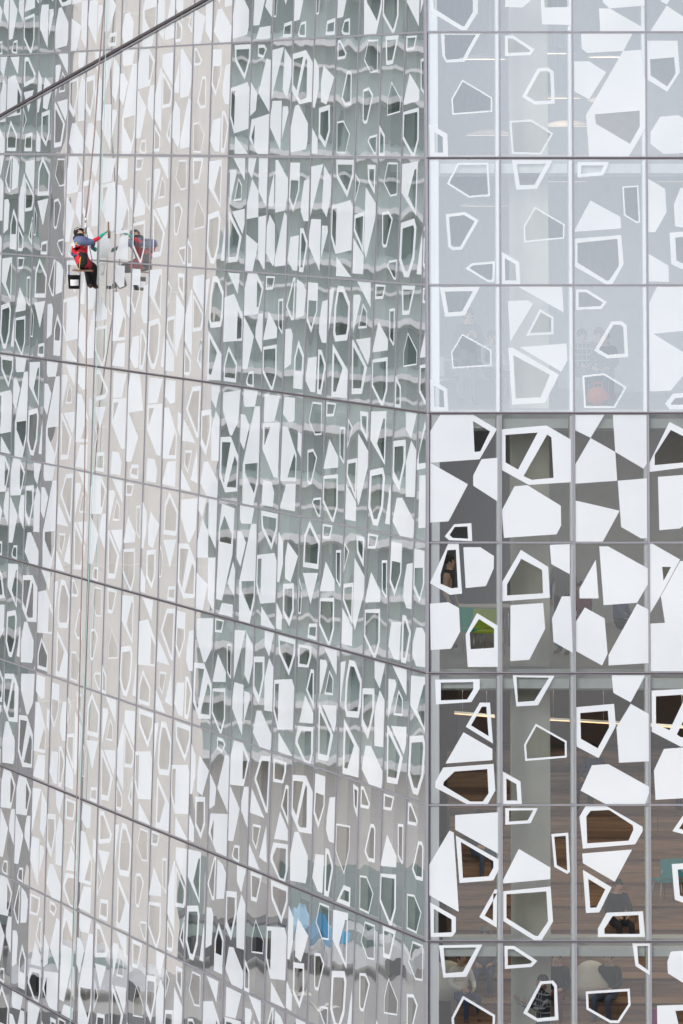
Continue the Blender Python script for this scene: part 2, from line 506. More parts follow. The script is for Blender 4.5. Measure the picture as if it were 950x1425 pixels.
rt(5, 1, ('O', [(387, 67), (482, 125), (488, 230), (316, 242), (316, 185)], [(388, 97), (461, 135), (464, 215), (338, 222), (338, 185)]), ('S', [(488, 50), (558, 47), (558, 150), (493, 115)]), ('S', [(350, 255), (464, 248), (471, 335), (415, 441), (349, 445)]), ('S', [(530, 225), (560, 225), (567, 417), (500, 380), (495, 300)]))
rt(5, 2, ('S', [(648, 100), (657, 232), (592, 232), (592, 200)]), ('S', [(660, 55), (690, 55), (825, 130), (825, 185), (788, 247), (674, 255)]), ('S', [(610, 263), (677, 300), (687, 420), (668, 460), (577, 410), (577, 315)]), ('S', [(788, 250), (827, 270), (829, 452), (690, 460), (690, 425)]))
rt(5, 3, ('S', [(833, 40), (940, 100), (870, 225), (833, 285)]), ('H', [(877, 125), (908, 125), (882, 172)]), ('S', [(940, 105), (1090, 100), (1090, 480), (835, 480), (835, 318), (886, 315), (872, 225)]))
rt(6, 0, ('O', [(82, 514), (240, 512), (240, 545), (210, 592), (85, 600)], [(102, 524), (217, 522), (217, 548), (195, 583), (102, 586)]), ('O', [(240, 594), (276, 594), (286, 736), (190, 678)], 10), ('S', [(182, 697), (284, 755), (284, 794), (118, 806)]), ('O', [(110, 820), (288, 807), (294, 900), (265, 950), (200, 950), (82, 890), (82, 870)], [(150, 834), (266, 825), (270, 910), (250, 938), (205, 938), (110, 882), (112, 870)]))
rt(6, 1, ('O', [(357, 498), (503, 500), (445, 603), (370, 607)], [(370, 505), (484, 507), (432, 588), (375, 592)]), ('O', [(437, 667), (545, 728), (545, 785), (400, 797), (396, 740)], 5), ('O', [(319, 832), (383, 868), (388, 950), (320, 950)], 11))
rt(6, 2, ('O', [(577, 610), (708, 598), (714, 675), (655, 787), (577, 745)], [(593, 630), (687, 622), (691, 680), (652, 753), (595, 720)]), ('S', [(700, 498), (815, 498), (765, 593), (706, 560)]), ('S', [(765, 598), (829, 635), (829, 798), (724, 803), (716, 680)]), ('S', [(632, 812), (688, 808), (832, 890), (812, 948), (680, 948), (593, 900)]))
rt(6, 3, ('S', [(838, 552), (1060, 540), (1090, 700), (940, 748), (838, 695)]), ('H', [(853, 572), (960, 565), (900, 690), (853, 668)]), ('H', [(985, 580), (1060, 640), (1050, 700), (940, 715), (925, 705)]), ('S', [(880, 755), (950, 750), (1080, 830), (1060, 920), (850, 932), (845, 830)]))
rt(7, 0, ('S', [(153, 90), (303, 80), (303, 222), (153, 140)]), ('S', [(133, 143), (148, 150), (165, 422), (62, 365), (62, 260)]), ('O', [(155, 160), (305, 242), (305, 278), (287, 314), (168, 323)], [(173, 182), (287, 248), (287, 270), (270, 300), (180, 306)]), ('O', [(65, 390), (155, 440), (155, 490), (142, 507), (67, 508)], [(78, 412), (140, 448), (140, 492), (78, 495)]), ('O', [(292, 345), (300, 345), (298, 476), (237, 440)], 10))
rt(7, 1, ('O', [(330, 66), (443, 66), (418, 118), (330, 123)], [(343, 74), (428, 73), (408, 108), (343, 112)]), ('S', [(377, 206), (486, 270), (486, 310), (319, 325), (319, 318)]), ('O', [(490, 155), (549, 150), (555, 285), (545, 292), (500, 268)], 7), ('O', [(319, 352), (487, 335), (495, 455), (455, 520), (430, 520), (319, 452)], [(333, 362), (472, 352), (478, 455), (443, 505), (430, 503), (333, 443)]))
rt(7, 2, ('O', [(610, 58), (680, 58), (803, 130), (803, 145), (778, 190), (600, 205), (589, 95)], [(627, 75), (690, 72), (770, 125), (772, 140), (755, 178), (615, 187), (612, 95)]), ('S', [(598, 222), (767, 208), (708, 319), (600, 255)]), ('O', [(600, 278), (697, 338), (655, 424), (610, 426)], 12), ('O', [(680, 425), (803, 420), (810, 508), (650, 508), (650, 480)], [(700, 437), (788, 433), (792, 498), (672, 498), (672, 480)]))
rt(7, 3, ('O', [(960, 70), (1060, 100), (1040, 180), (908, 145)], 10), ('O', [(905, 258), (1050, 250), (1050, 390), (940, 390), (915, 380)], 14))
rt(8, 0, ('O', [(97, 543), (248, 540), (192, 652), (112, 655)], [(113, 552), (228, 550), (180, 635), (120, 640)]), ('O', [(180, 718), (292, 785), (290, 840), (145, 850), (140, 795)], 6), ('O', [(65, 880), (125, 915), (128, 1000), (66, 1000)], 10))
rt(8, 1, ('O', [(326, 545), (360, 545), (440, 597), (420, 618), (327, 625)], 8), ('O', [(450, 668), (495, 665), (508, 682), (513, 802), (440, 808), (390, 778)], [(455, 678), (490, 675), (498, 688), (500, 790), (440, 796), (405, 775)]), ('O', [(350, 870), (430, 862), (505, 910), (465, 985), (356, 985)], 5))
rt(8, 2, ('O', [(766, 532), (828, 532), (828, 648), (777, 615)], [(783, 545), (820, 545), (820, 630), (787, 606)]), ('O', [(608, 703), (757, 693), (760, 750), (720, 812), (690, 812), (610, 765)], 6), ('S', [(620, 860), (760, 850), (800, 980), (600, 990)]))
rt(8, 3, ('S', [(900, 565), (1000, 558), (1080, 600), (1080, 760), (890, 640), (888, 600)]), ('O', [(852, 752), (1050, 745), (1050, 900), (852, 900)], [(915, 770), (1030, 765), (1030, 880), (935, 860)]))

# more designs, seen on the left face (x to the right, y downwards, 0..1)
TY = {'A': RT[2, 1], 'B': RT[1, 1], 'C': RT[1, 2], 'D': RT[1, 3], 'E': RT[2, 0], 'G': RT[7, 1], 'H': RT[2, 3], 'I': RT[3, 1], 'J': RT[3, 3],
      'K': RT[4, 0], 'L': RT[4, 1], 'M': RT[4, 2], 'N': RT[4, 3], 'P': RT[5, 1], 'Q': RT[5, 2], 'S': RT[6, 0], 'T': RT[6, 2], 'V': RT[7, 0], 'W': RT[7, 2]}
TY['q4'] = [('S', [(.03, .08), (.58, .06), (.05, .5)]), ('S', [(.62, .07), (.98, .18), (.98, .3), (.8, .5), (.57, .43)]), ('S', [(.1, .52), (.55, .52), (.55, .95), (.02, .75), (.02, .65)]), ('S', [(.6, .57), (.85, .57), (.88, .62), (.6, .85)])]
TY['r1'] = [('O', [(.32, .03), (.62, .03), (.75, .07), (.6, .15), (.32, .13)], .045), ('S', [(.75, .15), (.99, .17), (.97, .62), (.4, .45)]), ('S', [(.02, .35), (.35, .45), (.3, .6), (.02, .65)]), ('S', [(.1, .68), (.98, .63), (.98, .98), (.45, .98), (.02, .85)]), ('H', [(.27, .72), (.27, .92), (.12, .83)])]
TY['s1'] = [('O', [(.15, .02), (.95, .02), (.95, .15), (.7, .33), (.2, .17)], .07), ('S', [(.02, .4), (.85, .35), (.98, .42), (.95, .76), (.25, .8), (.02, .66)]), ('H', [(.07, .43), (.24, .42), (.24, .74), (.07, .64)]), ('S', [(.3, .82), (.98, .98), (.3, .98)])]
TY['u1'] = [('O', [(.05, .05), (.5, .05), (.5, .28), (.25, .47), (.02, .37)], [(.1, .2), (.45, .2), (.45, .28), (.25, .42), (.08, .35)]), ('S', [(.72, .2), (.97, .18), (.97, .54), (.75, .54), (.6, .46), (.62, .35)]), ('S', [(.15, .68), (.55, .66), (.52, .96), (.3, .96), (.05, .87)]), ('O', [(.6, .6), (.75, .6), (.98, .72), (.8, .97), (.6, .97)], .07)]
TY['p1'] = [('O', [(.1, .03), (.35, .03), (.85, .2), (.75, .28), (.1, .33)], .07), ('S', [(.1, .38), (.75, .36), (.45, .58)]), ('O', [(.1, .52), (.35, .65), (.1, .8)], .03), ('O', [(.3, .8), (.75, .78), (.75, .97), (.25, .97)], .06)]
TY['p2'] = [('O', [(.45, .02), (.95, .18), (.9, .4), (.2, .41), (.22, .15)], .07), ('S', [(.2, .46), (.9, .43), (.6, .7)]), ('O', [(.03, .5), (.2, .6), (.16, .8), (.03, .8)], .025), ('O', [(.55, .86), (.92, .84), (.92, .98), (.5, .98)], .05)]
TY['w1'] = [('S', [(.15, .02), (.75, .02), (.68, .2)]), ('S', [(.02, .24), (.5, .2), (.97, .38), (.97, .6), (.02, .63)]), ('H', [(.7, .34), (.92, .42), (.92, .58), (.7, .59)]), ('O', [(.3, .66), (.75, .8), (.72, .97), (.1, .97), (.1, .82)], .06)]
TY['d1'] = [('S', [(.03, .05), (.68, .03), (.68, .46), (.03, .28)]), ('H', [(.56, .09), (.63, .09), (.63, .42), (.32, .3)]), ('O', [(.05, .52), (.6, .48), (.7, .55), (.65, .8), (.45, .95), (.25, .95), (.02, .82)], .085), ('S', [(.93, .6), (.98, .7), (.98, .92), (.76, .92)])]
TY['v2'] = [('O', [(.03, .13), (.25, .2), (.03, .38)], .03), ('O', [(.55, .06), (.9, .06), (.9, .3), (.6, .2)], .06), ('S', [(.5, .24), (.95, .37), (.95, .5), (.6, .82), (.5, .75)]), ('O', [(.05, .47), (.48, .44), (.48, .78), (.03, .6)], .055), ('S', [(.03, .66), (.5, .8), (.5, .95), (.03, .95)])]
TY['g2'] = [('S', [(.1, .03), (.6, .03), (.6, .22), (.35, .24), (.05, .18)]), ('S', [(.05, .28), (.3, .28), (.75, .5), (.75, .72), (.02, .74)]), ('H', [(.64, .49), (.71, .53), (.71, .69), (.35, .7)]), ('S', [(.78, .3), (.97, .32), (.97, .52), (.78, .46)]), ('S', [(.3, .76), (.75, .74), (.75, .97), (.03, .97)])]
TY['y2'] = [('S', [(.15, .03), (.9, .03), (.65, .25), (.15, .27)]), ('S', [(.12, .28), (.92, .25), (.9, .72), (.7, .72), (.12, .5)]), ('H', [(.2, .31), (.48, .3), (.2, .47)]), ('S', [(.2, .76), (.6, .76), (.75, .85), (.7, .97), (.15, .97)])]
TY['d2'] = [('S', [(.03, .1), (.25, .08), (.05, .45)]), ('O', [(.4, .06), (.65, .06), (.98, .2), (.96, .4), (.88, .5), (.35, .52), (.25, .45), (.28, .22)], .085), ('S', [(.25, .54), (.95, .74), (.95, .97), (.25, .98)]), ('H', [(.33, .61), (.72, .73), (.45, .93), (.33, .93)])]
TY['u2'] = [('O', [(.35, .02), (.45, .02), (.42, .38), (.3, .38), (.05, .27)], .05), ('S', [(.52, .03), (.8, .06), (.97, .12), (.9, .33), (.52, .36)]), ('S', [(.05, .46), (.3, .45), (.4, .5), (.35, .75), (.05, .8)]), ('O', [(.68, .54), (.95, .66), (.92, .95), (.5, .95), (.5, .7)], [(.68, .6), (.88, .68), (.86, .8), (.57, .8), (.57, .7)])]
TY['L3'] = [('S', [(.1, .07), (.95, .03), (.9, .3), (.6, .43), (.5, .43), (.1, .22)]), ('S', [(.03, .46), (.55, .44), (.97, .6), (.95, .9), (.35, .93), (.03, .8)]), ('H', [(.12, .5), (.55, .49), (.27, .85), (.12, .77)]), ('H', [(.77, .6), (.9, .65), (.88, .87), (.42, .88)])]
TY['s2'] = [('O', [(.5, .06), (.95, .04), (.9, .5), (.8, .5), (.2, .27)], .07), ('S', [(.1, .35), (.75, .55), (.05, .55)]), ('O', [(.2, .63), (.6, .62), (.4, .83), (.2, .77)], .035), ('S', [(.85, .6), (.92, .9), (.55, .88)]), ('S', [(.05, .8), (.6, .98), (.05, .98)])]
TY['c2'] = [('S', [(.2, .03), (.85, .05), (.8, .45), (.35, .86), (.05, .86), (.1, .25)]), ('H', [(.35, .13), (.75, .28), (.72, .36), (.15, .36), (.15, .25)]), ('S', [(.85, .5), (.97, .58), (.95, .8), (.6, .7)]), ('S', [(.35, .88), (.9, .87), (.9, .98), (.2, .98)])]
TY['e2'] = [('O', [(.73, .03), (.97, .05), (.95, .28), (.78, .2)], .05), ('O', [(.05, .38), (.65, .36), (.65, .55), (.45, .75), (.05, .6)], .025), ('O', [(.45, .83), (.75, .83), (.75, .98), (.15, .98)], .06)]

# which design stands where on the left face: rows from the top, columns from the corner (first entry: the cut column)
GRID = {
    -1: 'M T K C V L Q u1 d1 g2 s1 I G T y2 C L3 H M d2 K T V Q J'.split(),
    0: 'K q4 G C K p2 K p2 c2 L T M V Q C D J q4 M L q4 G K K T'.split(),
    1: 'K G A E B H L q4 r1 s1 u1 B Q V K C q4 T T I H p1 w1 T L'.split(),
    2: 'G d1 E v2 s1 q4 u1 Q M I d1 A E I G g2 y2 T K E p2 V u2 T C'.split(),
    3: 'G A G I d2 u1 u2 G K w1 d2 V v2 d1 u1 g2 G Q s1 u2 p2 G d1 M I'.split(),
    4: 'N T d1 v2 G E g2 y2 C L3 T s2 g2 y2 J y2 p1 g2 I C d1 C s1 T Q'.split(),
    5: 'D u1 G v2 G p2 H s1 C c2 M L3 p2 H G I K I s2 C T K K J V'.split(),
    6: 'd1 I T d2 I S s1 T q4 G L3 u1 s2 w1 d1 A E B d2 w1 L d1 N C K'.split(),
    7: 'B G B e2 u1 L S s2 K r1 H s1 d2 s1 V I p2 v2 u1 g2 L3 L p2 Q T'.split(),
    8: 'E A E d1 E H s1 A T u2 d1 V G E d2 p1 g2 S T q4 K K K C H'.split(),
    9: 'A B I s1 K T u2 I y2 w1 E v2 T A I p1 C c2 r1 S u2 K L M G'.split(),
    10: 'G C A d1 H q4 L M T Q V s1 K B u1 I d2 G v2 y2 C p2 T K s2'.split(),
}


def clip_poly(poly, keep):
    """keep(p) >= 0 is inside; convex clip"""
    res = []
    for i, a in enumerate(poly):
        b = poly[(i + 1) % len(poly)]
        ka, kb = keep(a), keep(b)
        if ka >= 0:
            res.append(a)
        if (ka >= 0) != (kb >= 0):
            t = ka / (ka - kb)
            res.append((a[0] + (b[0] - a[0]) * t, a[1] + (b[1] - a[1]) * t))
    return res


HW = 2.3 / 1.35      # panel height in panel widths


def inset(poly, w):
    pts = [Vector((x, y * HW)) for x, y in poly]
    area = sum(a.x * b.y - b.x * a.y for a, b in zip(pts, pts[1:] + pts[:1]))
    if area < 0:
        pts.reverse()
    res = []
    k = len(pts)
    for i in range(k):
        p0, p1, p2 = pts[i - 1], pts[i], pts[(i + 1) % k]
        e1, e2 = (p1 - p0).normalized(), (p2 - p1).normalized()
        n1, n2 = Vector((-e1.y, e1.x)), Vector((-e2.y, e2.x))
        h = (n1 + n2)
        h = h / max(0.25, h.dot(n1)) * w
        q = p1 + h
        res.append((q.x, q.y / HW))
    return res


def inside(p, poly):
    c = False
    j = len(poly) - 1
    for i in range(len(poly)):
        if (poly[i][1] > p[1]) != (poly[j][1] > p[1]):
            if p[0] < (poly[j][0] - poly[i][0]) * (p[1] - poly[i][1]) / (poly[j][1] - poly[i][1]) + poly[i][0]:
                c = not c
        j = i
    return c


def panel_mesh(shapes, cut=None, veil='glass_veil', edge=None):
    """unit pane (x 0..1 to the right, z 0..-1 downwards, front towards -y), print as separate faces"""
    E = 0.012
    keeps = [lambda p: p[0] - E, lambda p: 1 - E - p[0], lambda p: p[1] - E / 1.6, lambda p: 1 - E / 1.6 - p[1]]
    if cut:
        keeps.append(cut)

    def cl(poly):
        for k in keeps:
            poly = clip_poly(poly, k)
            if len(poly) < 3:
                return []
        return poly
    white, clear = [], []
    for sh in shapes:
        if sh[0] == 'S':
            white.append(cl(sh[1]))
        elif sh[0] == 'H':
            clear.append(cl(sh[1]))
        else:
            white.append(cl(sh[1]))
            clear.append(cl(sh[2] if isinstance(sh[2], list) else inset(sh[1], sh[2])))
    rect = cl([(0, 0), (1, 0), (1, 1), (0, 1)])
    bands = [cl([(a_, .012), (b_, .012), (b_, .988), (a_, .988)]) for a_, b_ in (edge or ())]
    if len(rect) < 3:
        return None
    verts, edges = [], []
    for poly in [rect] + white + clear + bands:
        b = len(verts)
        for q in poly:
            verts.append(Vector(q))
        edges += [(b + i, b + (i + 1) % len(poly)) for i in range(len(poly))]
    vo, eo, fo, *_ = delaunay_2d_cdt(verts, edges, [], 0, 1e-5)
    me = bpy.data.meshes.new('glass_panel')
    pv = [(v.x, 0.0, -v.y) for v in vo]
    faces, mi = [], []
    for f in fo:
        a, b, c = (vo[i] for i in f)
        cr = (b - a).cross(c - a)
        if abs(cr) < 1e-9:
            continue
        ce = ((a.x + b.x + c.x) / 3, (a.y + b.y + c.y) / 3)
        k = 0
        if any(len(w_) > 2 and inside(ce, w_) for w_ in clear):
            k = 2
        elif any(len(w_) > 2 and inside(ce, w_) for w_ in white):
            k = 1
        elif any(inside(ce, w_) for w_ in bands):
            k = 4
        f = list(f)
        # y points down in the design: a positive turn there faces -y in the scene when reversed
        faces.append(f if cr < 0 else f[::-1])
        mi.append(k)
    # thin edge of the pane
    b = len(pv)
    ins = [(x, 0.02, -y) for x, y in rect]
    front = [(x, 0.0, -y) for x, y in rect]
    pv += front + ins
    k = len(rect)
    for i in range(k):
        j = (i + 1) % k
        faces.append([b + i, b + j, b + k + j, b + k + i])
        mi.append(3)
    me.from_pydata(pv, [], faces)
    for nm in (veil, 'glass_frit', 'glass_clear', 'aluminium', 'glass_edge'):
        me.materials.append(MATS[nm])
    me.polygons.foreach_set('material_index', mi)
    me.update()
    return me


# ------------------------------------------------------------------ the building
building = empty('university_building', (XC, D, 0))
tag(building, 'glass building with white polygon print and a folded corner', 'building')


def local(o):
    """parent a world-placed object to the building without moving it"""
    o.parent = building
    o.matrix_parent_inverse = building.matrix_world.inverted()
    return o


bpy.context.view_layer.update()
BINV = Matrix.Translation((-XC, -D, 0))


def part(name, bm, mat, parent=None, smooth=False):
    o = from_bm(name, bm, mat, None, smooth)
    o.parent = parent or building
    if parent is None:
        o.matrix_parent_inverse = BINV
    else:
        o.matrix_parent_inverse = Matrix.Identity(4)
    return o


ZT, ZB = ZL[1], ZL[-1]       # top and bottom of the glazing that is built pane by pane

# frames first: each curtain wall is one part, its panes, caps and fins hang below it
bm = bmesh.new()
for zA, zB in ((ZT, ZF), (ZF, ZB)):
    a, b = PR(x_corner(zA), zA, -0.03), PR(x_corner(zB), zB, -0.03)
    beam(bm, a, b, (0, 1, 0), 0.045, 0.18)
front_wall = part('curtain_wall', bm, 'aluminium')
tag(front_wall, 'front glass wall facing the street')
bm = bmesh.new()
for zA, zB in ((ZT, ZF), (ZF, ZB)):
    a, b = PL(s_corner(zA) + 0.045, zA, -0.02), PL(s_corner(zB) + 0.045, zB, -0.02)
    beam(bm, a, b, NL, 0.05, 0.15)
side_wall = part('curtain_wall', bm, 'aluminium')
tag(side_wall, 'long side glass wall running back from the corner')


def sub(name, bm, mat, wall):
    o = from_bm(name, bm, mat)
    o.parent = wall
    o.matrix_parent_inverse = wall.matrix_parent_inverse.copy()
    # wall's own world matrix is identity
    o.matrix_parent_inverse = Matrix.Identity(4)
    return o


NCOL_R = 7
COLX = [XC + W * 1.0 * k for k in range(NCOL_R + 1)]
COLX = [XC + (x - 593) / F * (D - 0.6) for x in (593, 696, 798, 901, 1005, 1109, 1213, 1317)]
HEAVY = (220, 575, 937, 1310, 1696, -130, -480)


def place(me, wall, o3, xa, za):
    """pane with origin o3, x axis vector xa, z axis vector za (full lengths)"""
    o = bpy.data.objects.new('glass_panel', me)
    ya = za.cross(xa).normalized()
    M = Matrix(((xa.x, ya.x, za.x, o3.x), (xa.y, ya.y, za.y, o3.y), (xa.z, ya.z, za.z, o3.z), (0, 0, 0, 1)))
    COL.objects.link(o)
    o.parent = wall
    o.matrix_parent_inverse = Matrix.Identity(4)
    o.matrix_basis = M
    return o


# front panes
extra_r = ['T', 'G', 'K', 'Q', 'V', 'A', 'I', 'L', 'M', 'B', 'C', 'u1', 'd1', 'E']
for r in range(-1, 11):
    zt, zb = zrow(r)
    for c in range(NCOL_R):
        if c < 4 and 0 <= r <= 8:
            sh = RT[(r, c)]
        else:
            sh = TY[extra_r[(r * 5 + c * 3) % len(extra_r)]]
        x0 = x_corner((zt + zb) / 2) + 0.02 if c == 0 else COLX[c]
        x1 = COLX[c + 1]
        o3 = PR(x0, zt)
        place(panel_mesh(sh, edge=((.945, .985),) + (((.035, .15),) if c == 0 else ())), front_wall, o3, Vector((x1 - x0, 0, 0)), PR(x0, zt) - PR(x0, zb))

# side panes
TM = {}
NC = 23
for r in range(-1, 11):
    zt, zb = zrow(r)
    for j, key in enumerate(GRID[r]):
        nn = j - 1
        if nn > NC:
            break
        sL, sR = (nn + 1) * W, nn * W
        sc_t, sc_b = s_corner(zt) + 0.06, s_corner(zb) + 0.06
        if sL <= min(sc_t, sc_b) + 0.03:
            continue
        if sR < max(sc_t, sc_b):
            ut, ub = (sL - sc_t) / W, (sL - sc_b) / W
            me = panel_mesh(TY[key], cut=lambda p, ut=ut, ub=ub: (ut + (ub - ut) * p[1]) - p[0], veil='glass_veil_dense')
            if me is None:
                continue
        else:
            if key not in TM:
                TM[key] = panel_mesh(TY[key], veil='glass_veil_dense')
            me = TM[key]
        place(me, side_wall, PL(sL, zt), -U * W, VL * (zt - zb))

# mullion caps, inner fins, transoms: front
for k in range(1, NCOL_R + 1):
    bm = bmesh.new()
    for zA, zB in ((ZT, ZF), (ZF, ZB)):
        beam(bm, PR(COLX[k], zA, -0.012), PR(COLX[k], zB, -0.012), (0, 1, 0), 0.034, 0.05)
    sub('mullion', bm, 'aluminium', front_wall)
    bm = bmesh.new()
    for zA, zB in ((ZT, ZF), (ZF, ZB)):
        beam(bm, PR(COLX[k] - 0.055, zA, 0.05), PR(COLX[k] - 0.055, zB, 0.05), (0, 1, 0), 0.06, 0.24)
    sub('fin', bm, 'fin_paint', front_wall)
bm = bmesh.new()
for zA, zB in ((ZT, ZF), (ZF, ZB)):
    beam(bm, PR(x_corner(zA) + 0.12, zA, 0.05), PR(x_corner(zB) + 0.12, zB, 0.05), (0, 1, 0), 0.17, 0.2)
sub('fin', bm, 'fin_paint', front_wall)
XR = COLX[-1]
for y, z in zip(LINES, ZL):
    if not (ZB - 0.01 <= z <= ZT + 0.01):
        continue
    bm = bmesh.new()
    w_ = 0.05 if y in HEAVY else 0.034
    beam(bm, PR(x_corner(z), z, -0.016), PR(XR, z, -0.016), (0, 1, 0), w_, 0.05)
    sub('transom', bm, 'aluminium', front_wall)
    if y in HEAVY:
        bm = bmesh.new()
        beam(bm, PR(x_corner(z) - 0.01, z, -0.032), PR(XR, z, -0.032), (0, 1, 0), 0.018, 0.02)
        sub('floor_line_cap', bm, 'dark_cap', front_wall)
# side
SEND = (NC + 1) * W
for k in range(0, NC + 2):
    s = k * W
    z0 = ZB
    if k == 0:
        lo = [z for z in (i * 0.05 for i in range(int(ZB / 0.05), int(ZT / 0.05))) if s_corner(z) + 0.08 < 0]
        zt_, zb_ = max(lo), ZB
    else:
        zt_, zb_ = ZT, ZB
        ok = [i * 0.05 for i in range(int(ZB / 0.05), int(ZT / 0.05) + 1) if s_corner(i * 0.05) + 0.08 < s]
        zt_, zb_ = (max(ok), min(ok)) if max(ok) < ZT - 0.1 else (ZT, ZB)
    bm = bmesh.new()
    beam(bm, PL(s, zt_, -0.012), PL(s, zb_, -0.012), NL, 0.032, 0.05)
    sub('mullion', bm, 'aluminium', side_wall)
    bm = bmesh.new()
    beam(bm, PL(s, zt_, 0.05), PL(s, zb_, 0.05), NL, 0.06, 0.05 if 9 <= k <= 17 else 0.17)
    sub('fin', bm, 'fin_paint', side_wall)
for y, z in zip(LINES, ZL):
    if not (ZB - 0.01 <= z <= ZT + 0.01):
        continue
    bm = bmesh.new()
    w_ = 0.05 if y in HEAVY else 0.034
    beam(bm, PL(s_corner(z), z, -0.016), PL(SEND, z, -0.016), NL, w_, 0.05)
    sub('transom', bm, 'aluminium', side_wall)
    if y in HEAVY and y != 220:
        bm = bmesh.new()
        beam(bm, PL(s_corner(z) - 0.02, z, -0.034), PL(SEND, z, -0.034), NL, 0.026, 0.02)
        sub('floor_line_cap', bm, 'dark_cap', side_wall)


def left_s(px, z):
    """where a sight line through photo column px meets the side face at height z"""
    k = (px - 475) / F
    # XC - s CA + SA T1 z = k (D + s SA + CA T1 z)
    return (XC + SA * T1 * z - k * (D + CA * T1 * z)) / (CA + k * SA)


def left_pt(px, py):
    z = 0.0
    for _ in range(30):
        s = left_s(px, z)
        z = (195 - py) / F * (D + s * SA + CA * T1 * z)
    return s, z


# the slanting crease
sa, za = left_pt(-60, 196)
sb, zb = left_pt(330, -24)
bm = bmesh.new()
beam(bm, PL(sa, za, -0.05), PL(sb, zb, -0.05), NL, 0.055, 0.06)
sub('crease_cap', bm, 'dark_cap', side_wall)
bm = bmesh.new()
off = Vector((0, 0, -0.07))
beam(bm, PL(sa, za, -0.035) + off, PL(sb, zb, -0.035) + off, NL, 0.03, 0.04)
sub('crease_flange', bm, 'aluminium', side_wall)

# ------------------------------------------------------------------ behind the glass
XE, SE = XR - 0.3, SEND - 0.3
BACK = 24.0


def footprint(z, dr, dl):
    """corner, right end, back right, left end of the floor at height z, set back from both faces"""
    n2 = Vector((SA, CA))
    # inner corner: y = depth_r + dr ; on left face offset dl
    y = depth_r(z) + dr
    c0 = PL(0, z, dl)
    s = (y - c0.y) / SA
    cx = c0.x - CA * s
    e = PL(SE, z, dl)
    return [Vector((cx, y)), Vector((XE, y)), Vector((XE, D + BACK)), Vector((XE, e.y)), Vector((e.x, e.y))]


def slab(name, z1, z0, mat, dr=0.42, dl=0.36):
    bm = bmesh.new()
    lo = [bm.verts.new((q.x, q.y, CAMZ + z0)) for q in footprint(z0, dr, dl)]
    hi = [bm.verts.new((q.x, q.y, CAMZ + z1)) for q in footprint(z1, dr, dl)]
    bm.faces.new(lo[::-1]).material_index = 1
    bm.faces.new(hi).material_index = 2
    k = len(lo)
    for i in range(k):
        bm.faces.new((lo[i], lo[(i + 1) % k], hi[(i + 1) % k], hi[i]))
    return part(name, bm, mat)


FLOORS = {y: z_of(y) for y in (-480, -130, 220, 575, 937, 1310, 1696)}
for y, z in FLOORS.items():
    if y == 1310:
        continue
    under = 'ceiling_black' if y in (937, 1310) else 'ceiling_grey'
    slab('floor_slab', z + 0.04, z - 0.34, ['slab_white', under, 'floor_grey'])
z = FLOORS[1310]
bm = bmesh.new()            # gallery edge beam in the open hall
beam(bm, PR(x_corner(z) + 0.3, z - 0.12, 0.42), PR(XE, z - 0.12, 0.42), (0, 1, 0), 0.24, 0.5)
part('edge_beam', bm, 'slab_white')
bm = bmesh.new()            # side rooms keep their floor
q = [PL(s_corner(z) + 9.0, z, 0.36), PL(SE, z, 0.36), PL(SE, z, 5.0), PL(s_corner(z) + 10.0, z, 5.0)]
lo = [bm.verts.new((v.x, v.y, CAMZ + z - 0.3)) for v in q]; hi = [bm.verts.new((v.x, v.y, CAMZ + z)) for v in q]
bm.faces.new(lo); bm.faces.new(hi)
for i in range(4):
    bm.faces.new((lo[i], lo[(i + 1) % 4], hi[(i + 1) % 4], hi[i]))
part('floor_slab', bm, 'floor_grey')

# rolled blinds under the slabs
for y in (220, 575, 937, 1310):
    z = FLOORS[y]
    for c in range(NCOL_R):
        bm = bmesh.new()
        x0 = (x_corner(z) + 0.25 if c == 0 else COLX[c] + 0.03)
        beam(bm, PR(x0, z - 0.19, 0.1), PR(COLX[c + 1] - 0.1, z - 0.19, 0.1), (0, 1, 0), 0.17, 0.12)
        part('blind_cassette', bm, 'blind_white')
    for s0_, s1_ in ((s_corner(z) + 0.4, 9 * W - .02), (17.3 * W, SE)):
        bm = bmesh.new()
        beam(bm, PL(s0_, z - 0.16, 0.24), PL(s1_, z - 0.16, 0.24), NL, 0.2, 0.1)
        part('blind_cassette', bm, 'blind_white')

# pale wall added close behind the side glass to lighten the beige zone
bm = bmesh.new()
sA, sB = 9.0 * W + 0.04, 17.2 * W
qs = [PL(sA, ZT, 0.11), PL(sB, ZT, 0.11), PL(sB, ZB, 0.11), PL(sA, ZB, 0.11)]
fr = [bm.verts.new(v) for v in qs]; bk = [bm.verts.new(v + NL * 0.24) for v in qs]
bm.faces.new(fr); bm.faces.new(bk)
for i in range(4):
    bm.faces.new((fr[i], fr[(i + 1) % 4], bk[(i + 1) % 4], bk[i]))
part('brightening_wall', bm, 'concrete')

# concrete column behind the front
bm = bmesh.new()
for zA, zB in ((ZT, ZF), (ZF, ZB)):
    a, b = PR(0, zA, 0.95), PR(0, zB, 0.95)
    k = (D + 1.0) / F
    x0, x1 = (709 - 475) * k, (762 - 475) * k
    v = [bm.verts.new(Vector((x, p_.y + dy, p_.z))) for p_ in (a, b) for x, dy in ((x0, 0), (x1, 0), (x1, 0.7), (x0, 0.7))]
    bm.faces.new(v[:4]); bm.faces.new(v[4:][::-1])
    for i in range(4):
        bm.faces.new((v[i], v[(i + 1) % 4], v[4 + (i + 1) % 4], v[4 + i]))
part('column', bm, 'concrete_column')

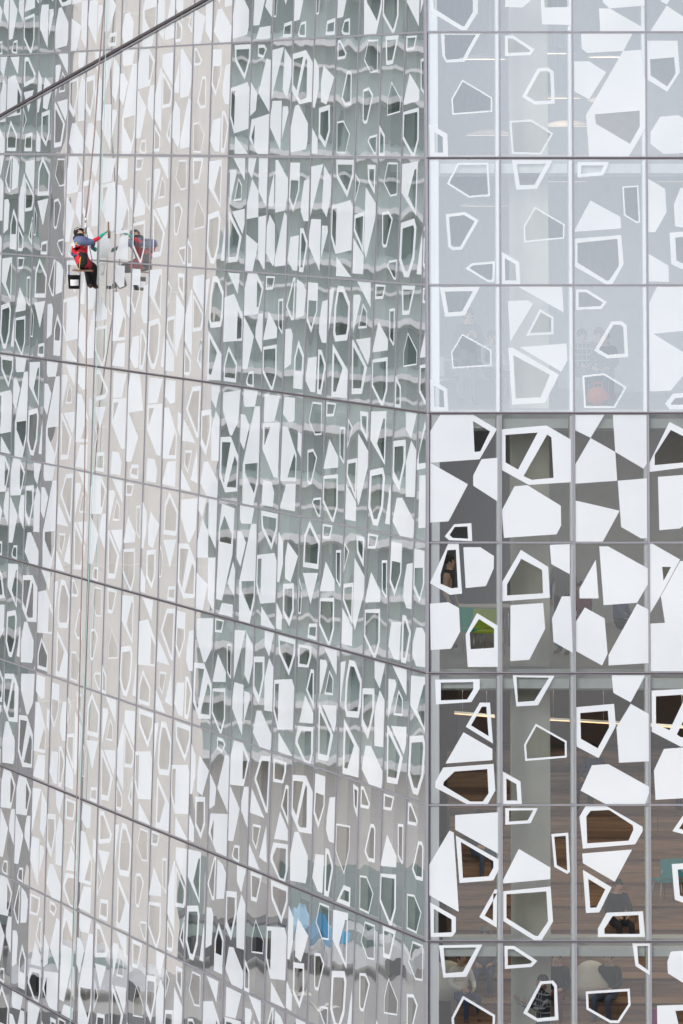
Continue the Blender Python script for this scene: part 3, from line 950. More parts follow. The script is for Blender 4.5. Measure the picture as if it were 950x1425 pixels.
# back walls per storey: pale above, brown below
def wall_between(z1, z0, dr, dl, mat):
    bm = bmesh.new()
    f1, f0 = footprint(z1, dr, dl), footprint(z0, dr, dl)
    pts = [(f1[1], f0[1]), (f1[0], f0[0]), (f1[4], f0[4])]
    for (a1, a0), (b1, b0) in zip(pts, pts[1:]):
        bm.faces.new([bm.verts.new((v.x, v.y, CAMZ + zz)) for v, zz in ((a1, z1), (b1, z1), (b0, z0), (a0, z0))])
    return part('room_wall', bm, mat)


ys = [-480, -130, 220, 575, 937, 1696]
for a, b in zip(ys, ys[1:]):
    wall_between(FLOORS[a] - 0.34, FLOORS[b] + 0.04, 15.0 if a == 937 else (7.5 if a in (220, -130, -480) else 10.0), 5.5, 'wall_brown' if a >= 937 else ('wall_pale' if a < 575 else 'ceiling_grey'))

# wooden seating terrace in the hall
ter_z0, ter_z1 = z_of(1500), z_of(1150)
NST = 13
rise = (ter_z1 - ter_z0) / NST
T_D0, RUN = 3.2, 0.82
bm = bmesh.new()
xl = x_corner(-14) + 0.6
bx(bm, ((xl + XE) / 2, D - 1.2 + 0.42 + (T_D0 + 14) / 2, CAMZ + ter_z0 - 0.06), (XE - xl, T_D0 + 13.2, 0.1))
terrace = part('seating_terrace', bm, 'wood')


def terrace_at(k):
    """front edge (y, z) of step k"""
    return depth_r(-14) + T_D0 + k * RUN, CAMZ + ter_z0 + (k + 1) * rise


for k in range(NST):
    y_, z_ = terrace_at(k)
    bm = bmesh.new()
    bx(bm, ((xl + XE) / 2, y_ + (NST - k) * RUN / 2, z_ - rise / 2 + 0.001), (XE - xl - 0.002 * k, (NST - k) * RUN, rise))
    bx(bm, ((xl + XE) / 2, y_ - 0.012, z_ - 0.02), (XE - xl - 0.002 * k - 0.01, 0.03, 0.045), mi=1)
    for q_ in range(5):
        bx(bm, (xl + .9 + q_ * 1.6 + .5 * (k % 3), y_ - 0.002, z_ - rise / 2 - .02), (.012, .012, rise - .05), mi=1)
    o = from_bm('step', bm, ['wood', 'wood_edge']); o.parent = terrace; o.matrix_parent_inverse = Matrix.Identity(4)
HALL_FLOOR = CAMZ + ter_z0 - 0.01

# upper and lower mass of the building (outside the picture, closes the volume)
bm = bmesh.new()
f1 = footprint(ZB, 0.0, 0.0)
lo = [bm.verts.new((q_.x, q_.y, 0.0)) for q_ in f1]; hi = [bm.verts.new((q_.x, q_.y, CAMZ + ZB - 0.03)) for q_ in f1]
bm.faces.new(lo); bm.faces.new(hi)
for i in range(5):
    bm.faces.new((lo[i], lo[(i + 1) % 5], hi[(i + 1) % 5], hi[i]))
part('base_storey', bm, 'concrete')
bm = bmesh.new()
f1 = footprint(ZT, 0.0, 0.0)
lo = [bm.verts.new((q_.x, q_.y, CAMZ + ZT + 0.03)) for q_ in f1]; hi = [bm.verts.new((q_.x, q_.y, CAMZ + ZT + 1.2)) for q_ in f1]
bm.faces.new(lo); bm.faces.new(hi)
for i in range(5):
    bm.faces.new((lo[i], lo[(i + 1) % 5], hi[(i + 1) % 5], hi[i]))
part('parapet', bm, 'aluminium')
bm = bmesh.new()
f1 = footprint(-5, 0.5, 0.5)
for a, b in ((f1[1], f1[3]), (f1[3], f1[4])):
    bm.faces.new([bm.verts.new((v.x, v.y, zz)) for v, zz in ((a, 0.0), (b, 0.0), (b, CAMZ + ZT), (a, CAMZ + ZT))])
part('rear_wall', bm, 'concrete')

# ------------------------------------------------------------------ ground and the street around
bm = bmesh.new()
S_ = 1500
bm.faces.new([bm.verts.new(v) for v in ((-S_, -S_, 0), (S_, -S_, 0), (S_, S_, 0), (-S_, S_, 0))])
tag(from_bm('ground', bm, 'pavement'), kind='structure')
bm = bmesh.new()
NU_ = Vector((-SA, -CA, 0)); PU_ = Vector((XC, D, 0))


def mir0(v):
    v = Vector(v)
    return v - 2 * (v - PU_).dot(NU_) * NU_


bm.faces.new([bm.verts.new(mir0((x, y, 0.004))) for x, y in ((-90, 152), (9, 152), (9, 160), (-90, 160))])
tag(from_bm('road', bm, 'asphalt'), kind='structure')

# office block across the street, behind the viewpoint (mirrored in the lower front panes)
blk = empty('office_block', (10, -95, 0))
tag(blk, 'dark office block across the street, mirrored in the front glass', 'building')
bm = bmesh.new()
bx(bm, (0, 0, 22.5), (170, 40, 45))
o = from_bm('wall', bm, 'block_dark', blk)
bm = bmesh.new()
bx(bm, (0, 0, 0), (2.4, 0.2, 2.2))
wme = from_bm('window', bm, 'block_glass', blk)
k = 0
for i in range(-11, 12):
    for j in range(11):
        if k == 0:
            w_ = wme
        else:
            w_ = wme.copy(); link(w_, blk)
        w_.location = (i * 5.2, 20.0, 4 + j * 3.7)
        k += 1

# ---- the banded apartment tower mirrored in the side glass: lay it out where its mirror image is seen, then reflect it across the glass
n_out = -NL
P0L = PL(0, 0)


def mirror(v):
    v = Vector(v)
    return v - 2 * (v - P0L).dot(n_out) * n_out


VD = 175.0


def vz(py):
    return CAMZ + (195 - py) / F * VD


# use a purely upright mirror so that the tower stands straight
n_up = Vector((n_out.x, n_out.y, 0)).normalized()


def mir(v):
    v = Vector(v)
    return v - 2 * (v - P0L).dot(n_up) * n_up


o_t = mir((0, VD, 0)); ax = (mir((1, VD, 0)) - o_t); ay = (mir((0, VD + 1, 0)) - o_t)
# frame of the tower: x along its front (mirrored, so flip to keep it right-handed)
TMX = Matrix(((-ax.x, ay.x, 0, o_t.x), (-ax.y, ay.y, 0, o_t.y), (0, 0, 1, 0), (0, 0, 0, 1)))
tower = empty('apartment_tower')
tower.matrix_world = TMX
tag(tower, 'pale apartment tower with white ledges, mirrored in the side glass', 'building')
X0, X1 = -6.0, 60.0            # tower x runs the other way: photo left is +x
base_top = vz(1012)
bm = bmesh.new(); bx(bm, ((X0 + X1) / 2, 9.0, (base_top + 60) / 2), (X1 - X0, 16, 60 - base_top)); from_bm('wall', bm, 'tower_wall', tower)
bm = bmesh.new(); bx(bm, ((X0 + X1) / 2, 9.2, base_top / 2 - 0.002), (X1 - X0 + 1, 16, base_top - 0.02)); from_bm('base', bm, 'stone_beige', tower)
STO = 153.5 / F * VD
ref = vz(998)
lvl = 0
while ref + lvl * STO < 58:
    zz = ref + lvl * STO
    for dz, hh, dp in ((0.0, 0.20, 1.0), (44 / F * VD, 0.10, 0.7), (76 / F * VD, 0.17, 0.9)):
        bm = bmesh.new(); bx(bm, ((X0 + X1) / 2, 0.5 - dp / 2 + 0.5, zz + dz), (X1 - X0 + 0.6, dp, hh)); from_bm('ledge', bm, 'tower_band', tower)
    for i in range(14):
        x = X0 + 1.4 + i * 2.35 + .25 * (lvl % 3)
        bm = bmesh.new(); bx(bm, (x, 0.98, zz + STO * 0.76), (1.45, 0.12, 1.15)); from_bm('window', bm, 'tower_glass', tower)
    lvl += 1
for i in range(9):             # shop fronts in the base
    bm = bmesh.new(); bx(bm, (X0 + 4 + i * 7.2, 1.15, 1.7), (4.6, 0.2, 2.4)); from_bm('shop_window', bm, 'tower_glass', tower)

# pale concrete pier, mirrored as the broad beige band of the side glass
k_ = 5.62
v0 = mir((-3.45, 170.0, 0)); v1 = mir((-3.45 - .805 * k_, 170.0 - .593 * k_, 0))
stair = empty('concrete_pier', (v0 + v1) / 2)
tag(stair, 'tall plain beige concrete pier, mirrored in the side glass', 'building')
d_ = (v1 - v0); ang = math.atan2(d_.y, d_.x); wd = d_.length
away = (mir((-3.45 + .1, 171.0, 0)) - v0); away = Vector((-d_.y, d_.x, 0)).normalized() * (1 if Vector((-d_.y, d_.x, 0)).dot(away) > 0 else -1)
fr_ = Matrix(((d_.x / wd, away.x, 0), (d_.y / wd, away.y, 0), (0, 0, 1))).to_4x4()
bm = bmesh.new(); bx(bm, (0, .5, 26), (wd, 1.0, 52), fr_); from_bm('wall', bm, 'stair_concrete', stair)
for k in range(12):
    bm = bmesh.new(); bx(bm, (0, -.004, 4 + k * 4.1), (wd - .1, .02, .05), fr_); from_bm('joint_strip', bm, 'concrete_column', stair)

# street life at the foot of the tower, seen only in the mirror of the side glass
def car(px, vd, mat, label):
    c_ = mir((((px - 475) / F * vd), vd, 0))
    root = empty('parked_car', c_, math.atan2(-ax.y, -ax.x))
    tag(root, label, 'car', 'cars parked at the foot of the tower')
    prof = [(-2.1, .35), (-2.1, .75), (-1.9, .9), (-1.2, .98), (-.6, 1.42), (.9, 1.45), (1.6, .98), (2.05, .85), (2.12, .35)]
    bm = bmesh.new()
    sec = [[bm.verts.new((x, s * (.82 if z > 1.2 else .9), z)) for x, z in prof] for s in (-1, 1)]
    bm.faces.new(sec[0]); bm.faces.new(sec[1][::-1])
    for k in range(len(prof)):
        j = (k + 1) % len(prof)
        bm.faces.new((sec[0][k], sec[0][j], sec[1][j], sec[1][k]))
    from_bm('body', bm, mat, root)
    for s in (-1, 1):
        bm = bmesh.new(); q = [(-1.0, .99), (-.52, 1.34), (.85, 1.36), (1.35, .99)]
        f = [bm.verts.new((x, s * (.88 if z > 1.2 else .915), z)) for x, z in q]; bm.faces.new(f if s > 0 else f[::-1]); from_bm('window', bm, 'tower_glass', root)
        for x in (-1.35, 1.35):
            bm = bmesh.new(); tube(bm, [(x, s * .72, .33), (x, s * .93, .33)], .33, 18); from_bm('wheel', bm, 'plastic_black', root)


for px, vd, mt, lb in ((190, 163.5, 'car_white', 'white parked car mirrored below the beige pier'), (330, 172.5, 'car_dark', 'dark parked car mirrored beside the beige pier'), (430, 172.5, 'car_dark', 'dark parked car mirrored near the blue parasol'), (560, 172.5, 'car_white', 'white parked car mirrored near the corner'), (70, 172.0, 'car_dark', 'dark parked car mirrored at the far end of the side glass')):
    car(px, vd, mt, lb)
for px, vd, lb in ((520, 164.5, 'blue street parasol mirrored low in the side glass near the corner'), (484, 166.5, 'pale blue street parasol mirrored beside the other parasol')):
    c_ = mir((((px - 475) / F * vd), vd, 0))
    root = empty('parasol', c_); tag(root, lb, 'parasol')
    bm = bmesh.new(); tube(bm, [(0, 0, .06), (0, 0, 2.5)], .025, 8); from_bm('pole', bm, 'steel', root)
    bm = bmesh.new(); bx(bm, (0, 0, .03), (.6, .6, .06)); from_bm('base', bm, 'concrete_column', root)
    bm = bmesh.new(); tip = bm.verts.new((0, 0, 2.62)); rim = [bm.verts.new((0.75 * math.cos(k * math.pi / 4), 0.75 * math.sin(k * math.pi / 4), 2.12)) for k in range(8)]
    low = [bm.verts.new((v.co.x, v.co.y, 1.9)) for v in rim]
    for k in range(8):
        bm.faces.new((tip, rim[k], rim[(k + 1) % 8])); bm.faces.new((rim[k], low[k], low[(k + 1) % 8], rim[(k + 1) % 8]))
    from_bm('canopy', bm, 'awning_blue' if px > 500 else 'awning_pale', root)

# ------------------------------------------------------------------ people
def person_mesh(J, hairmat='hair_dark', skin='skin', top='cloth_black', legs='cloth_black', shoes='cloth_brown', sleeves=None, hands=None, bulk=1.0):
    """one continuous body: joints grown into a skin, coloured by region"""
    names = list(J)
    idx = {k: i for i, k in enumerate(names)}
    E_ = [('pelvis', 'belly'), ('belly', 'chest'), ('chest', 'neck'), ('neck', 'chin'), ('chin', 'crown')]
    for sd in 'lr':
        E_ += [('chest', 'sh' + sd), ('sh' + sd, 'el' + sd), ('el' + sd, 'wr' + sd), ('wr' + sd, 'ha' + sd), ('pelvis', 'hp' + sd), ('hp' + sd, 'kn' + sd), ('kn' + sd, 'an' + sd), ('an' + sd, 'to' + sd)]
    rad = {'pelvis': (.15, .12), 'belly': (.145, .11), 'chest': (.165, .12), 'neck': (.06, .06), 'chin': (.078, .09), 'crown': (.085, .095),
           'sh': (.075, .075), 'el': (.05, .05), 'wr': (.034, .034), 'ha': (.038, .022), 'hp': (.10, .10), 'kn': (.065, .065), 'an': (.045, .05), 'to': (.042, .035)}
    me = bpy.data.meshes.new('p')
    me.from_pydata([J[k] for k in names], [(idx[a], idx[b]) for a, b in E_], [])
    o = bpy.data.objects.new('p', me)
    COL.objects.link(o)
    sk = o.modifiers.new('s', 'SKIN')
    sv = me.skin_vertices[0].data
    for k in names:
        rr = rad.get(k) or rad[k[:2]]
        bk_f = bulk if k[:2] not in ('ch', 'cr', 'ne', 'ha') or k == 'chest' else 1.0 + (bulk - 1) * .3
        sv[idx[k]].radius = (rr[0] * bk_f, rr[1] * bk_f)
        sv[idx[k]].use_root = (k == 'pelvis')
    ss = o.modifiers.new('d', 'SUBSURF'); ss.levels = 1; ss.render_levels = 1
    dg = bpy.context.evaluated_depsgraph_get()
    ev = bpy.data.meshes.new_from_object(o.evaluated_get(dg))
    bpy.data.objects.remove(o)
    bm = bmesh.new(); bm.from_mesh(ev)
    bpy.data.meshes.remove(ev)
    mats = [skin, top, sleeves or top, legs, shoes, hands or skin]
    seg = {('neck', 'chin'): 0, ('chin', 'crown'): 0, ('chest', 'neck'): 1, ('belly', 'chest'): 1, ('pelvis', 'belly'): 1}
    for sd in 'lr':
        seg.update({('chest', 'sh' + sd): 1, ('sh' + sd, 'el' + sd): 2, ('el' + sd, 'wr' + sd): 2, ('wr' + sd, 'ha' + sd): 5, ('pelvis', 'hp' + sd): 3, ('hp' + sd, 'kn' + sd): 3, ('kn' + sd, 'an' + sd): 3, ('an' + sd, 'to' + sd): 4})
    JV = {k: Vector(v) for k, v in J.items()}
    for f in bm.faces:
        c = f.calc_center_median()
        best, bi = 1e9, 0
        for (a, b), mi in seg.items():
            d_ = JV[b] - JV[a]
            t = max(0, min(1, (c - JV[a]).dot(d_) / max(1e-9, d_.length_squared)))
            dd = (c - JV[a] - d_ * t).length
            if dd < best:
                best, bi = dd, mi
        f.material_index = bi
        f.smooth = True
    # face, ears, fingers
    up = (JV['crown'] - JV['chin']).normalized()
    fw = Vector(J.get('face', (0, 0, 0))) if False else FACE_DIR[0]
    fw = (fw - up * fw.dot(up)).normalized()
    sdv = fw.cross(up)
    hc = (JV['chin'] + JV['crown']) / 2
    tube(bm, [hc + fw * .085 + up * .02, hc + fw * .115 - up * .02, hc + fw * .09 - up * .035], [.008, .016, .008], 6, 0)
    for s in (-1, 1):
        ellip(bm, hc + sdv * s * .085 - up * .005, (.012, .02, .03), 0, 8)
        ellip(bm, hc + sdv * s * .035 + fw * .088 + up * .02, (.012, .008, .007), 6, 6)
    tube(bm, [hc + fw * .09 - up * .06 + sdv * .022, hc + fw * .094 - up * .058, hc + fw * .09 - up * .06 - sdv * .022], .006, 5, 7)
    for sd in 'lr':
        w_, h_ = JV['wr' + sd], JV['ha' + sd]
        d_ = (h_ - w_).normalized()
        sv_ = d_.orthogonal().normalized()
        cu_ = d_.cross(sv_)
        for k, ln in enumerate((.065, .075, .07, .055)):
            b_ = h_ + sv_ * (k - 1.5) * .018
            tube(bm, [b_ - d_ * .01, b_ + d_ * ln * .5 + cu_ * .01, b_ + d_ * ln * .85 + cu_ * .03], [.01, .009, .007], 6, 5)
        tube(bm, [w_ + d_ * .03 + sv_ * .03, h_ - d_ * .01 + sv_ * .055 + cu_ * .02, h_ + d_ * .02 + sv_ * .055 + cu_ * .035], [.012, .011, .008], 6, 5)
    return bm, mats + [hairmat, 'cloth_maroon'], hc, up, fw, sdv


FACE_DIR = [Vector((0, -1, 0))]


def hair_bm(hc, up, fw, sdv, hood=False):
    bm = bmesh.new()
    Mx = Matrix((sdv, fw, up)).transposed().to_4x4()
    ellip(bm, hc + up * .035 - fw * .02, (.098, .112, .105) if not hood else (.115, .125, .13), 0, 14, Mx)
    # open the face
    kill = [f for f in bm.faces if (f.calc_center_median() - hc).dot(fw) > (.045 if not hood else .06) and (f.calc_center_median() - hc).dot(up) < .065]
    bmesh.ops.delete(bm, geom=kill, context='FACES')
    kill = [f for f in bm.faces if (f.calc_center_median() - hc).dot(up) < (-.03 if not hood else -.13)]
    bmesh.ops.delete(bm, geom=kill, context='FACES')
    return bm


def stand(arms='down'):
    J = {'pelvis': (0, 0, .95), 'belly': (0, .01, 1.12), 'chest': (0, 0, 1.34), 'neck': (0, 0, 1.5), 'chin': (0, -.03, 1.57), 'crown': (0, -.015, 1.70),
         'hpl': (-.095, 0, .9), 'hpr': (.095, 0, .9), 'knl': (-.11, -.02, .5), 'knr': (.11, -.03, .5), 'anl': (-.12, .03, .09), 'anr': (.12, .02, .09),
         'tol': (-.14, -.13, .04), 'tor': (.14, -.14, .04), 'shl': (-.18, 0, 1.42), 'shr': (.18, 0, 1.42)}
    if arms == 'down':
        J.update({'ell': (-.25, .03, 1.14), 'elr': (.25, .03, 1.14), 'wrl': (-.26, -.06, .9), 'wrr': (.26, -.06, .9), 'hal': (-.26, -.09, .82), 'har': (.26, -.09, .82)})
    elif arms == 'phone':
        J.update({'ell': (-.27, -.03, 1.13), 'elr': (.27, -.03, 1.13), 'wrl': (-.09, -.25, 1.24), 'wrr': (.08, -.25, 1.26), 'hal': (-.04, -.28, 1.31), 'har': (.03, -.28, 1.33)})
    elif arms == 'push':
        J.update({'ell': (-.25, -.17, 1.16), 'elr': (.26, -.15, 1.16), 'wrl': (-.22, -.38, 1.27), 'wrr': (.2, -.38, 1.27), 'hal': (-.2, -.43, 1.34), 'har': (.18, -.43, 1.34)})
    return J


def seat(h=.45, arms='lap'):
    J = {'pelvis': (0, .02, h + .1), 'belly': (0, .03, h + .27), 'chest': (0, -.01, h + .48), 'neck': (0, -.03, h + .64), 'chin': (0, -.07, h + .71), 'crown': (0, -.06, h + .84),
         'hpl': (-.1, -.03, h + .09), 'hpr': (.1, -.03, h + .09), 'knl': (-.13, -.45, h + .08), 'knr': (.13, -.44, h + .08), 'anl': (-.13, -.42, .09), 'anr': (.14, -.38, .09),
         'tol': (-.15, -.57, .04), 'tor': (.16, -.53, .04), 'shl': (-.18, -.01, h + .56), 'shr': (.18, -.01, h + .56)}
    J.update({'ell': (-.25, -.08, h + .3), 'elr': (.25, -.08, h + .3), 'wrl': (-.14, -.28, h + .23), 'wrr': (.14, -.28, h + .23), 'hal': (-.08, -.34, h + .22), 'har': (.08, -.34, h + .22)})
    return J


def person(label, J, loc, rz, group=None, hood=False, scale=1.0, hair='hair_dark', **kw):
    FACE_DIR[0] = Vector((0, -1, 0))
    bm, mats, hc, up, fw, sdv = person_mesh(J, hairmat='hair_dark', **kw)
    root = empty('person', loc, rz)
    root.scale = (scale,) * 3
    tag(root, label, 'person', group)
    from_bm('body', bm, mats, root)
    from_bm('hood' if hood else 'hair', hair_bm(hc, up, fw, sdv, hood), kw.get('top', 'cloth_black') if hood else hair, root, True)
    return root


def inside_pt(px, d, floor):
    """point behind the front glass on sight line px, d metres in, standing at height floor"""
    y = depth_r(floor - CAMZ + 1.0) + d
    return Vector(((px - 475) / F * y, y, floor))


FL3, FL4 = CAMZ + FLOORS[575] + 0.04, CAMZ + FLOORS[937] + 0.04

person('person standing in a black hooded jacket looking at a phone', stand('phone'), inside_pt(651, 2.2, FL3), R(12), hood=True, top='cloth_black', legs='cloth_grey')
person('person in a plaid shirt standing beside the concrete column', stand('push'), inside_pt(755, 0.5, HALL_FLOOR), R(-65), top='plaid', legs='cloth_denim')
person('person in a black t-shirt standing near the green chairs', stand('down'), inside_pt(625, 4.2, FL4), R(75), top='cloth_black', sleeves='skin', legs='cloth_navy')
person('seated person in a black top with an orange bag on the floor', seat(), inside_pt(842, 2.3, FL3), R(-20), top='cloth_black', legs='cloth_denim')
person('person in dark grey standing with back to the glass beside the column', stand('down'), inside_pt(783, 4.6, FL4), R(160), top='cloth_grey', legs='cloth_black')
person('person in a maroon top seated behind a white triangle', seat(), inside_pt(812, 3.2, FL4), R(-60), top='cloth_maroon', legs='cloth_black')
person('person in slate blue seated between two large white polygons', seat(), inside_pt(862, 3.4, FL4), R(70), top='cloth_slate', legs='cloth_black')
person('seated person in a white top holding papers behind the phone user', seat(), inside_pt(683, 3.0, FL3), R(40), top='cloth_white', legs='cloth_navy')
person('person in a dark maroon top seated by the window under the thin flag outline', seat(), inside_pt(832, 4.4, FL3), R(15), top='cloth_maroon', legs='cloth_black')
person('person in a grey plaid shirt seated at the long white table', seat(), inside_pt(808, 3.6, FL3), R(25), top='plaid', legs='cloth_denim')


def step_seat(px, k):
    y_, z_ = terrace_at(k)
    y_ += 0.3
    return Vector(((px - 475) / F * y_, y_, z_ - 0.42))


def on_terrace(label, px, k, rz, **kw):
    y_, z_ = terrace_at(k)
    J = seat(.42)
    # feet rest on the tread in front
    return person(label, J, ((px - 475) / F * (y_ + .32), y_ + .32, z_ - .42 + 0.02), rz, **kw)


on_terrace('person in a black top seated low on the wooden steps behind a boxed window outline', 858, 4, R(20), top='cloth_black', legs='cloth_black')
on_terrace('person in a dark grey hoodie seated on the wooden steps', 676, 2, R(-10), hood=True, top='cloth_grey', legs='cloth_denim')
on_terrace('person in a dark top seated on the upper wooden steps beside the corner', 665, 7, R(25), top='cloth_black', legs='cloth_denim')
on_terrace('person in navy seated high on the wooden steps', 826, 10, R(-30), top='cloth_navy', legs='cloth_black')
on_terrace('person in a grey shirt seated near the teal chair', 935, 10, R(30), top='cloth_grey', legs='cloth_navy')
on_terrace('person in a black jacket and maroon trousers seated on the bottom wooden step', 775, 1, R(-15), top='cloth_black', legs='cloth_maroon')


on_terrace('person in a white top and navy trousers seated low on the steps', 640, 1, R(30), top='cloth_white', legs='cloth_navy')
on_terrace('person in black leaning on a canvas bean bag', 848, 1, R(-25), top='cloth_black', legs='cloth_denim')


def bean_bag(px, k, label):
    y_, z_ = terrace_at(k)
    bm = bmesh.new(); ellip(bm, (0, 0, .36), (.5, .42, .42), 0, 20)
    for v in bm.verts:
        v.co.z = max(0.0, v.co.z)
        if v.co.z > .4:
            v.co.x *= .8; v.co.y = v.co.y * .75 + .12; v.co.z += .12
        v.co.x *= 1 + .05 * math.sin(v.co.z * 17 + v.co.y * 9)
    root = empty('bean_bag', ((px - 475) / F * (y_ + .45), y_ + .42, z_ + .002))
    root.scale = (.8, .8, .8)
    tag(root, label, 'bean bag')
    from_bm('sack', bm, 'canvas', root, True)
    bm = bmesh.new(); tube(bm, [(-.06, .13, .88), (0, .13, .94), (.06, .13, .88)], .012, 6); from_bm('handle', bm, 'cloth_grey', root)


bean_bag(822, 1, 'pale canvas bean bag beside the person in black')
bean_bag(622, 1, 'pale canvas bean bag beside the building corner')


# ------------------------------------------------------------------ furniture behind the glass
def chair(label, mat, loc, rz, group=None):
    root = empty('chair', loc, rz)
    tag(root, label, 'chair', group)
    bm = bmesh.new(); bx(bm, (0, 0, .44), (.46, .44, .035)); bmesh.ops.bevel(bm, geom=bm.edges[:], offset=.015, segments=2)
    from_bm('seat', bm, mat, root)
    bm = bmesh.new(); bx(bm, (0, .22, .69), (.46, .03, .36)); bmesh.ops.bevel(bm, geom=bm.edges[:], offset=.013, segments=2)
    from_bm('backrest', bm, mat, root)
    for sx_ in (-1, 1):
        for sy_ in (-1, 1):
            bm = bmesh.new(); tube(bm, [(sx_ * .2, sy_ * .18, .43), (sx_ * .24, sy_ * .22, 0)], .013, 6)
            from_bm('leg', bm, 'steel', root)
        bm = bmesh.new(); tube(bm, [(sx_ * .2, .19, .42), (sx_ * .21, .235, .66)], .012, 6)
        from_bm('back_post', bm, 'steel', root)
    return root


def table(label, loc, rz, ln=1.6):
    root = empty('table', loc, rz)
    tag(root, label, 'table')
    bm = bmesh.new(); bx(bm, (0, 0, .725), (ln, .7, .03)); from_bm('table_top', bm, 'table_top', root)
    for sx_ in (-1, 1):
        for sy_ in (-1, 1):
            bm = bmesh.new(); tube(bm, [(sx_ * (ln / 2 - .08), sy_ * .28, .71), (sx_ * (ln / 2 - .06), sy_ * .3, 0)], .018, 6)
            from_bm('leg', bm, 'steel', root)


chair('lime green chair beside the dark green chair', 'chair_green', inside_pt(680, 3.0, FL4), R(160))
chair('dark green chair beside the lime green chair', 'cloth_green', inside_pt(652, 3.4, FL4), R(150))
chair('teal chair on the wooden steps', 'chair_teal', (((928 - 475) / F * (terrace_at(5)[0] + .4)), terrace_at(5)[0] + .4, terrace_at(5)[1] + .002), R(200))
chair('purple chair near the teal chair at the foot of the steps', 'chair_purple', inside_pt(928, 2.4, HALL_FLOOR), R(150))
chair('pale blue grey chair by the phone user', 'table_top', inside_pt(615, 2.8, FL3), R(140))
chair('white chair beside the concrete column', 'chair_white', inside_pt(742, 1.9 + 1.2, FL3), R(30))
table('white table beside the phone user', inside_pt(650, 4.8, FL3), R(4), 1.7)
table('long white table behind the seated students', inside_pt(850, 5.2, FL3), R(-5), 2.2)
table('white table by the green chairs', inside_pt(655, 5.2, FL4), R(5), 1.5)
# orange bag on the floor by the seated student
bm = bmesh.new(); ellip(bm, (0, 0, .17), (.22, .15, .18), 0, 14)
for v in bm.verts:
    v.co.z = max(0.0, v.co.z)
    v.co.x *= 1 + .12 * math.sin(v.co.z * 23 + v.co.y * 15)
bag = empty('bag', inside_pt(832, 1.9, FL3)); tag(bag, 'orange bag slumped on the floor by the glass', 'bag')
from_bm('sack', bm, 'bag_orange', bag, True)
bm = bmesh.new(); tube(bm, [(-.1, 0, .32), (-.06, -.02, .42), (.06, -.02, .42), (.1, 0, .32)], .014, 6); from_bm('strap', bm, 'bag_orange', bag)


def pendant(px, py, d, label):
    """dish lamp hung from the ceiling"""
    y = depth_r((195 - py) / F * D) + d
    x = (px - 475) / F * y
    z = CAMZ + (195 - py) / F * y
    ceil = min(CAMZ + zz - 0.34 for zz in FLOORS.values() if CAMZ + zz - .3 > z)
    root = empty('pendant_lamp', (x, y, ceil))
    tag(root, label, 'lamp', 'pendant dish lamps under the upper ceilings')
    bm = bmesh.new()
    prof = [(.05, .10), (.20, .085), (.40, .03), (.46, 0.0), (.45, -.012)]
    seg = 24
    rings = [[bm.verts.new((r_ * math.cos(2 * math.pi * k / seg), r_ * math.sin(2 * math.pi * k / seg), h_ + z - ceil)) for k in range(seg)] for r_, h_ in prof]
    for a, b in zip(rings, rings[1:]):
        for k in range(seg):
            bm.faces.new((a[k], a[(k + 1) % seg], b[(k + 1) % seg], b[k]))
    bm.faces.new(rings[0])
    from_bm('shade', bm, 'lamp_shell', root, True)
    bm = bmesh.new()
    bm.faces.new([bm.verts.new((.42 * math.cos(2 * math.pi * k / seg), .42 * math.sin(2 * math.pi * k / seg), z - ceil - .014)) for k in range(seg)])
    bm.faces.ensure_lookup_table()
    r_ = bmesh.ops.extrude_face_region(bm, geom=bm.faces[:])
    bmesh.ops.translate(bm, vec=(0, 0, .012), verts=[v for v in r_['geom'] if isinstance(v, bmesh.types.BMVert)])
    from_bm('diffuser', bm, 'lamp_disc', root)
    bm = bmesh.new(); tube(bm, [(0, 0, 0), (0, 0, z - ceil + .1)], .008, 6); from_bm('cable', bm, 'steel', root)


for px, py, d in ((672, 82, 5.0), (768, 74, 6.0), (850, 79, 5.0), (776, 136, 3.6), (788, 175, 4.4), (682, 188, 4.0), (850, 140, 5.5), (674, 286, 3.5), (786, 252, 4.6), (946, 252, 4.6)):
    pendant(px, py, d, 'flat round pendant lamp with a warm glowing underside')


def fill_light(root, loc, size, watts):  # area light of the added ceiling strips
    ld = bpy.data.lights.new('fill_light', 'AREA')
    ld.shape = 'RECTANGLE'; ld.size, ld.size_y = size
    ld.energy = watts; ld.color = (1.0, 0.86, 0.68)
    lo = bpy.data.objects.new('fill_light', ld)
    lo.location = loc
    link(lo, root)


def fill_strip(x, y, ceil, ln, label, group, watts=90):
    """strip lamp screwed to a ceiling, deeper in the room"""
    root = empty('fill_lamp', (x, y, ceil))
    tag(root, label, 'lamp', group)
    bm = bmesh.new(); bx(bm, (0, 0, -.025), (ln, .14, .05)); from_bm('housing', bm, 'lamp_shell', root)
    bm = bmesh.new(); bx(bm, (0, 0, -.06), (ln - .06, .1, .02)); from_bm('tube', bm, 'lamp_disc', root)
    fill_light(root, (0, 0, -.08), (ln - .1, .1), watts)


for fy, nm, wt in ((575, 'middle', 14), (937, 'hall', 26)):  # fill lamps added to brighten the dim rooms behind the glass
    cz = CAMZ + FLOORS[fy] - .34
    for k in range(3):
        for dd in (2.6, 6.0):
            fill_strip(3.2 + 3.2 * k, depth_r(FLOORS[fy]) + dd + (.15 * k), cz, 1.5, 'added fill strip lamp on the %s storey ceiling' % nm, 'added fill lamps on the %s ceiling' % nm, wt)


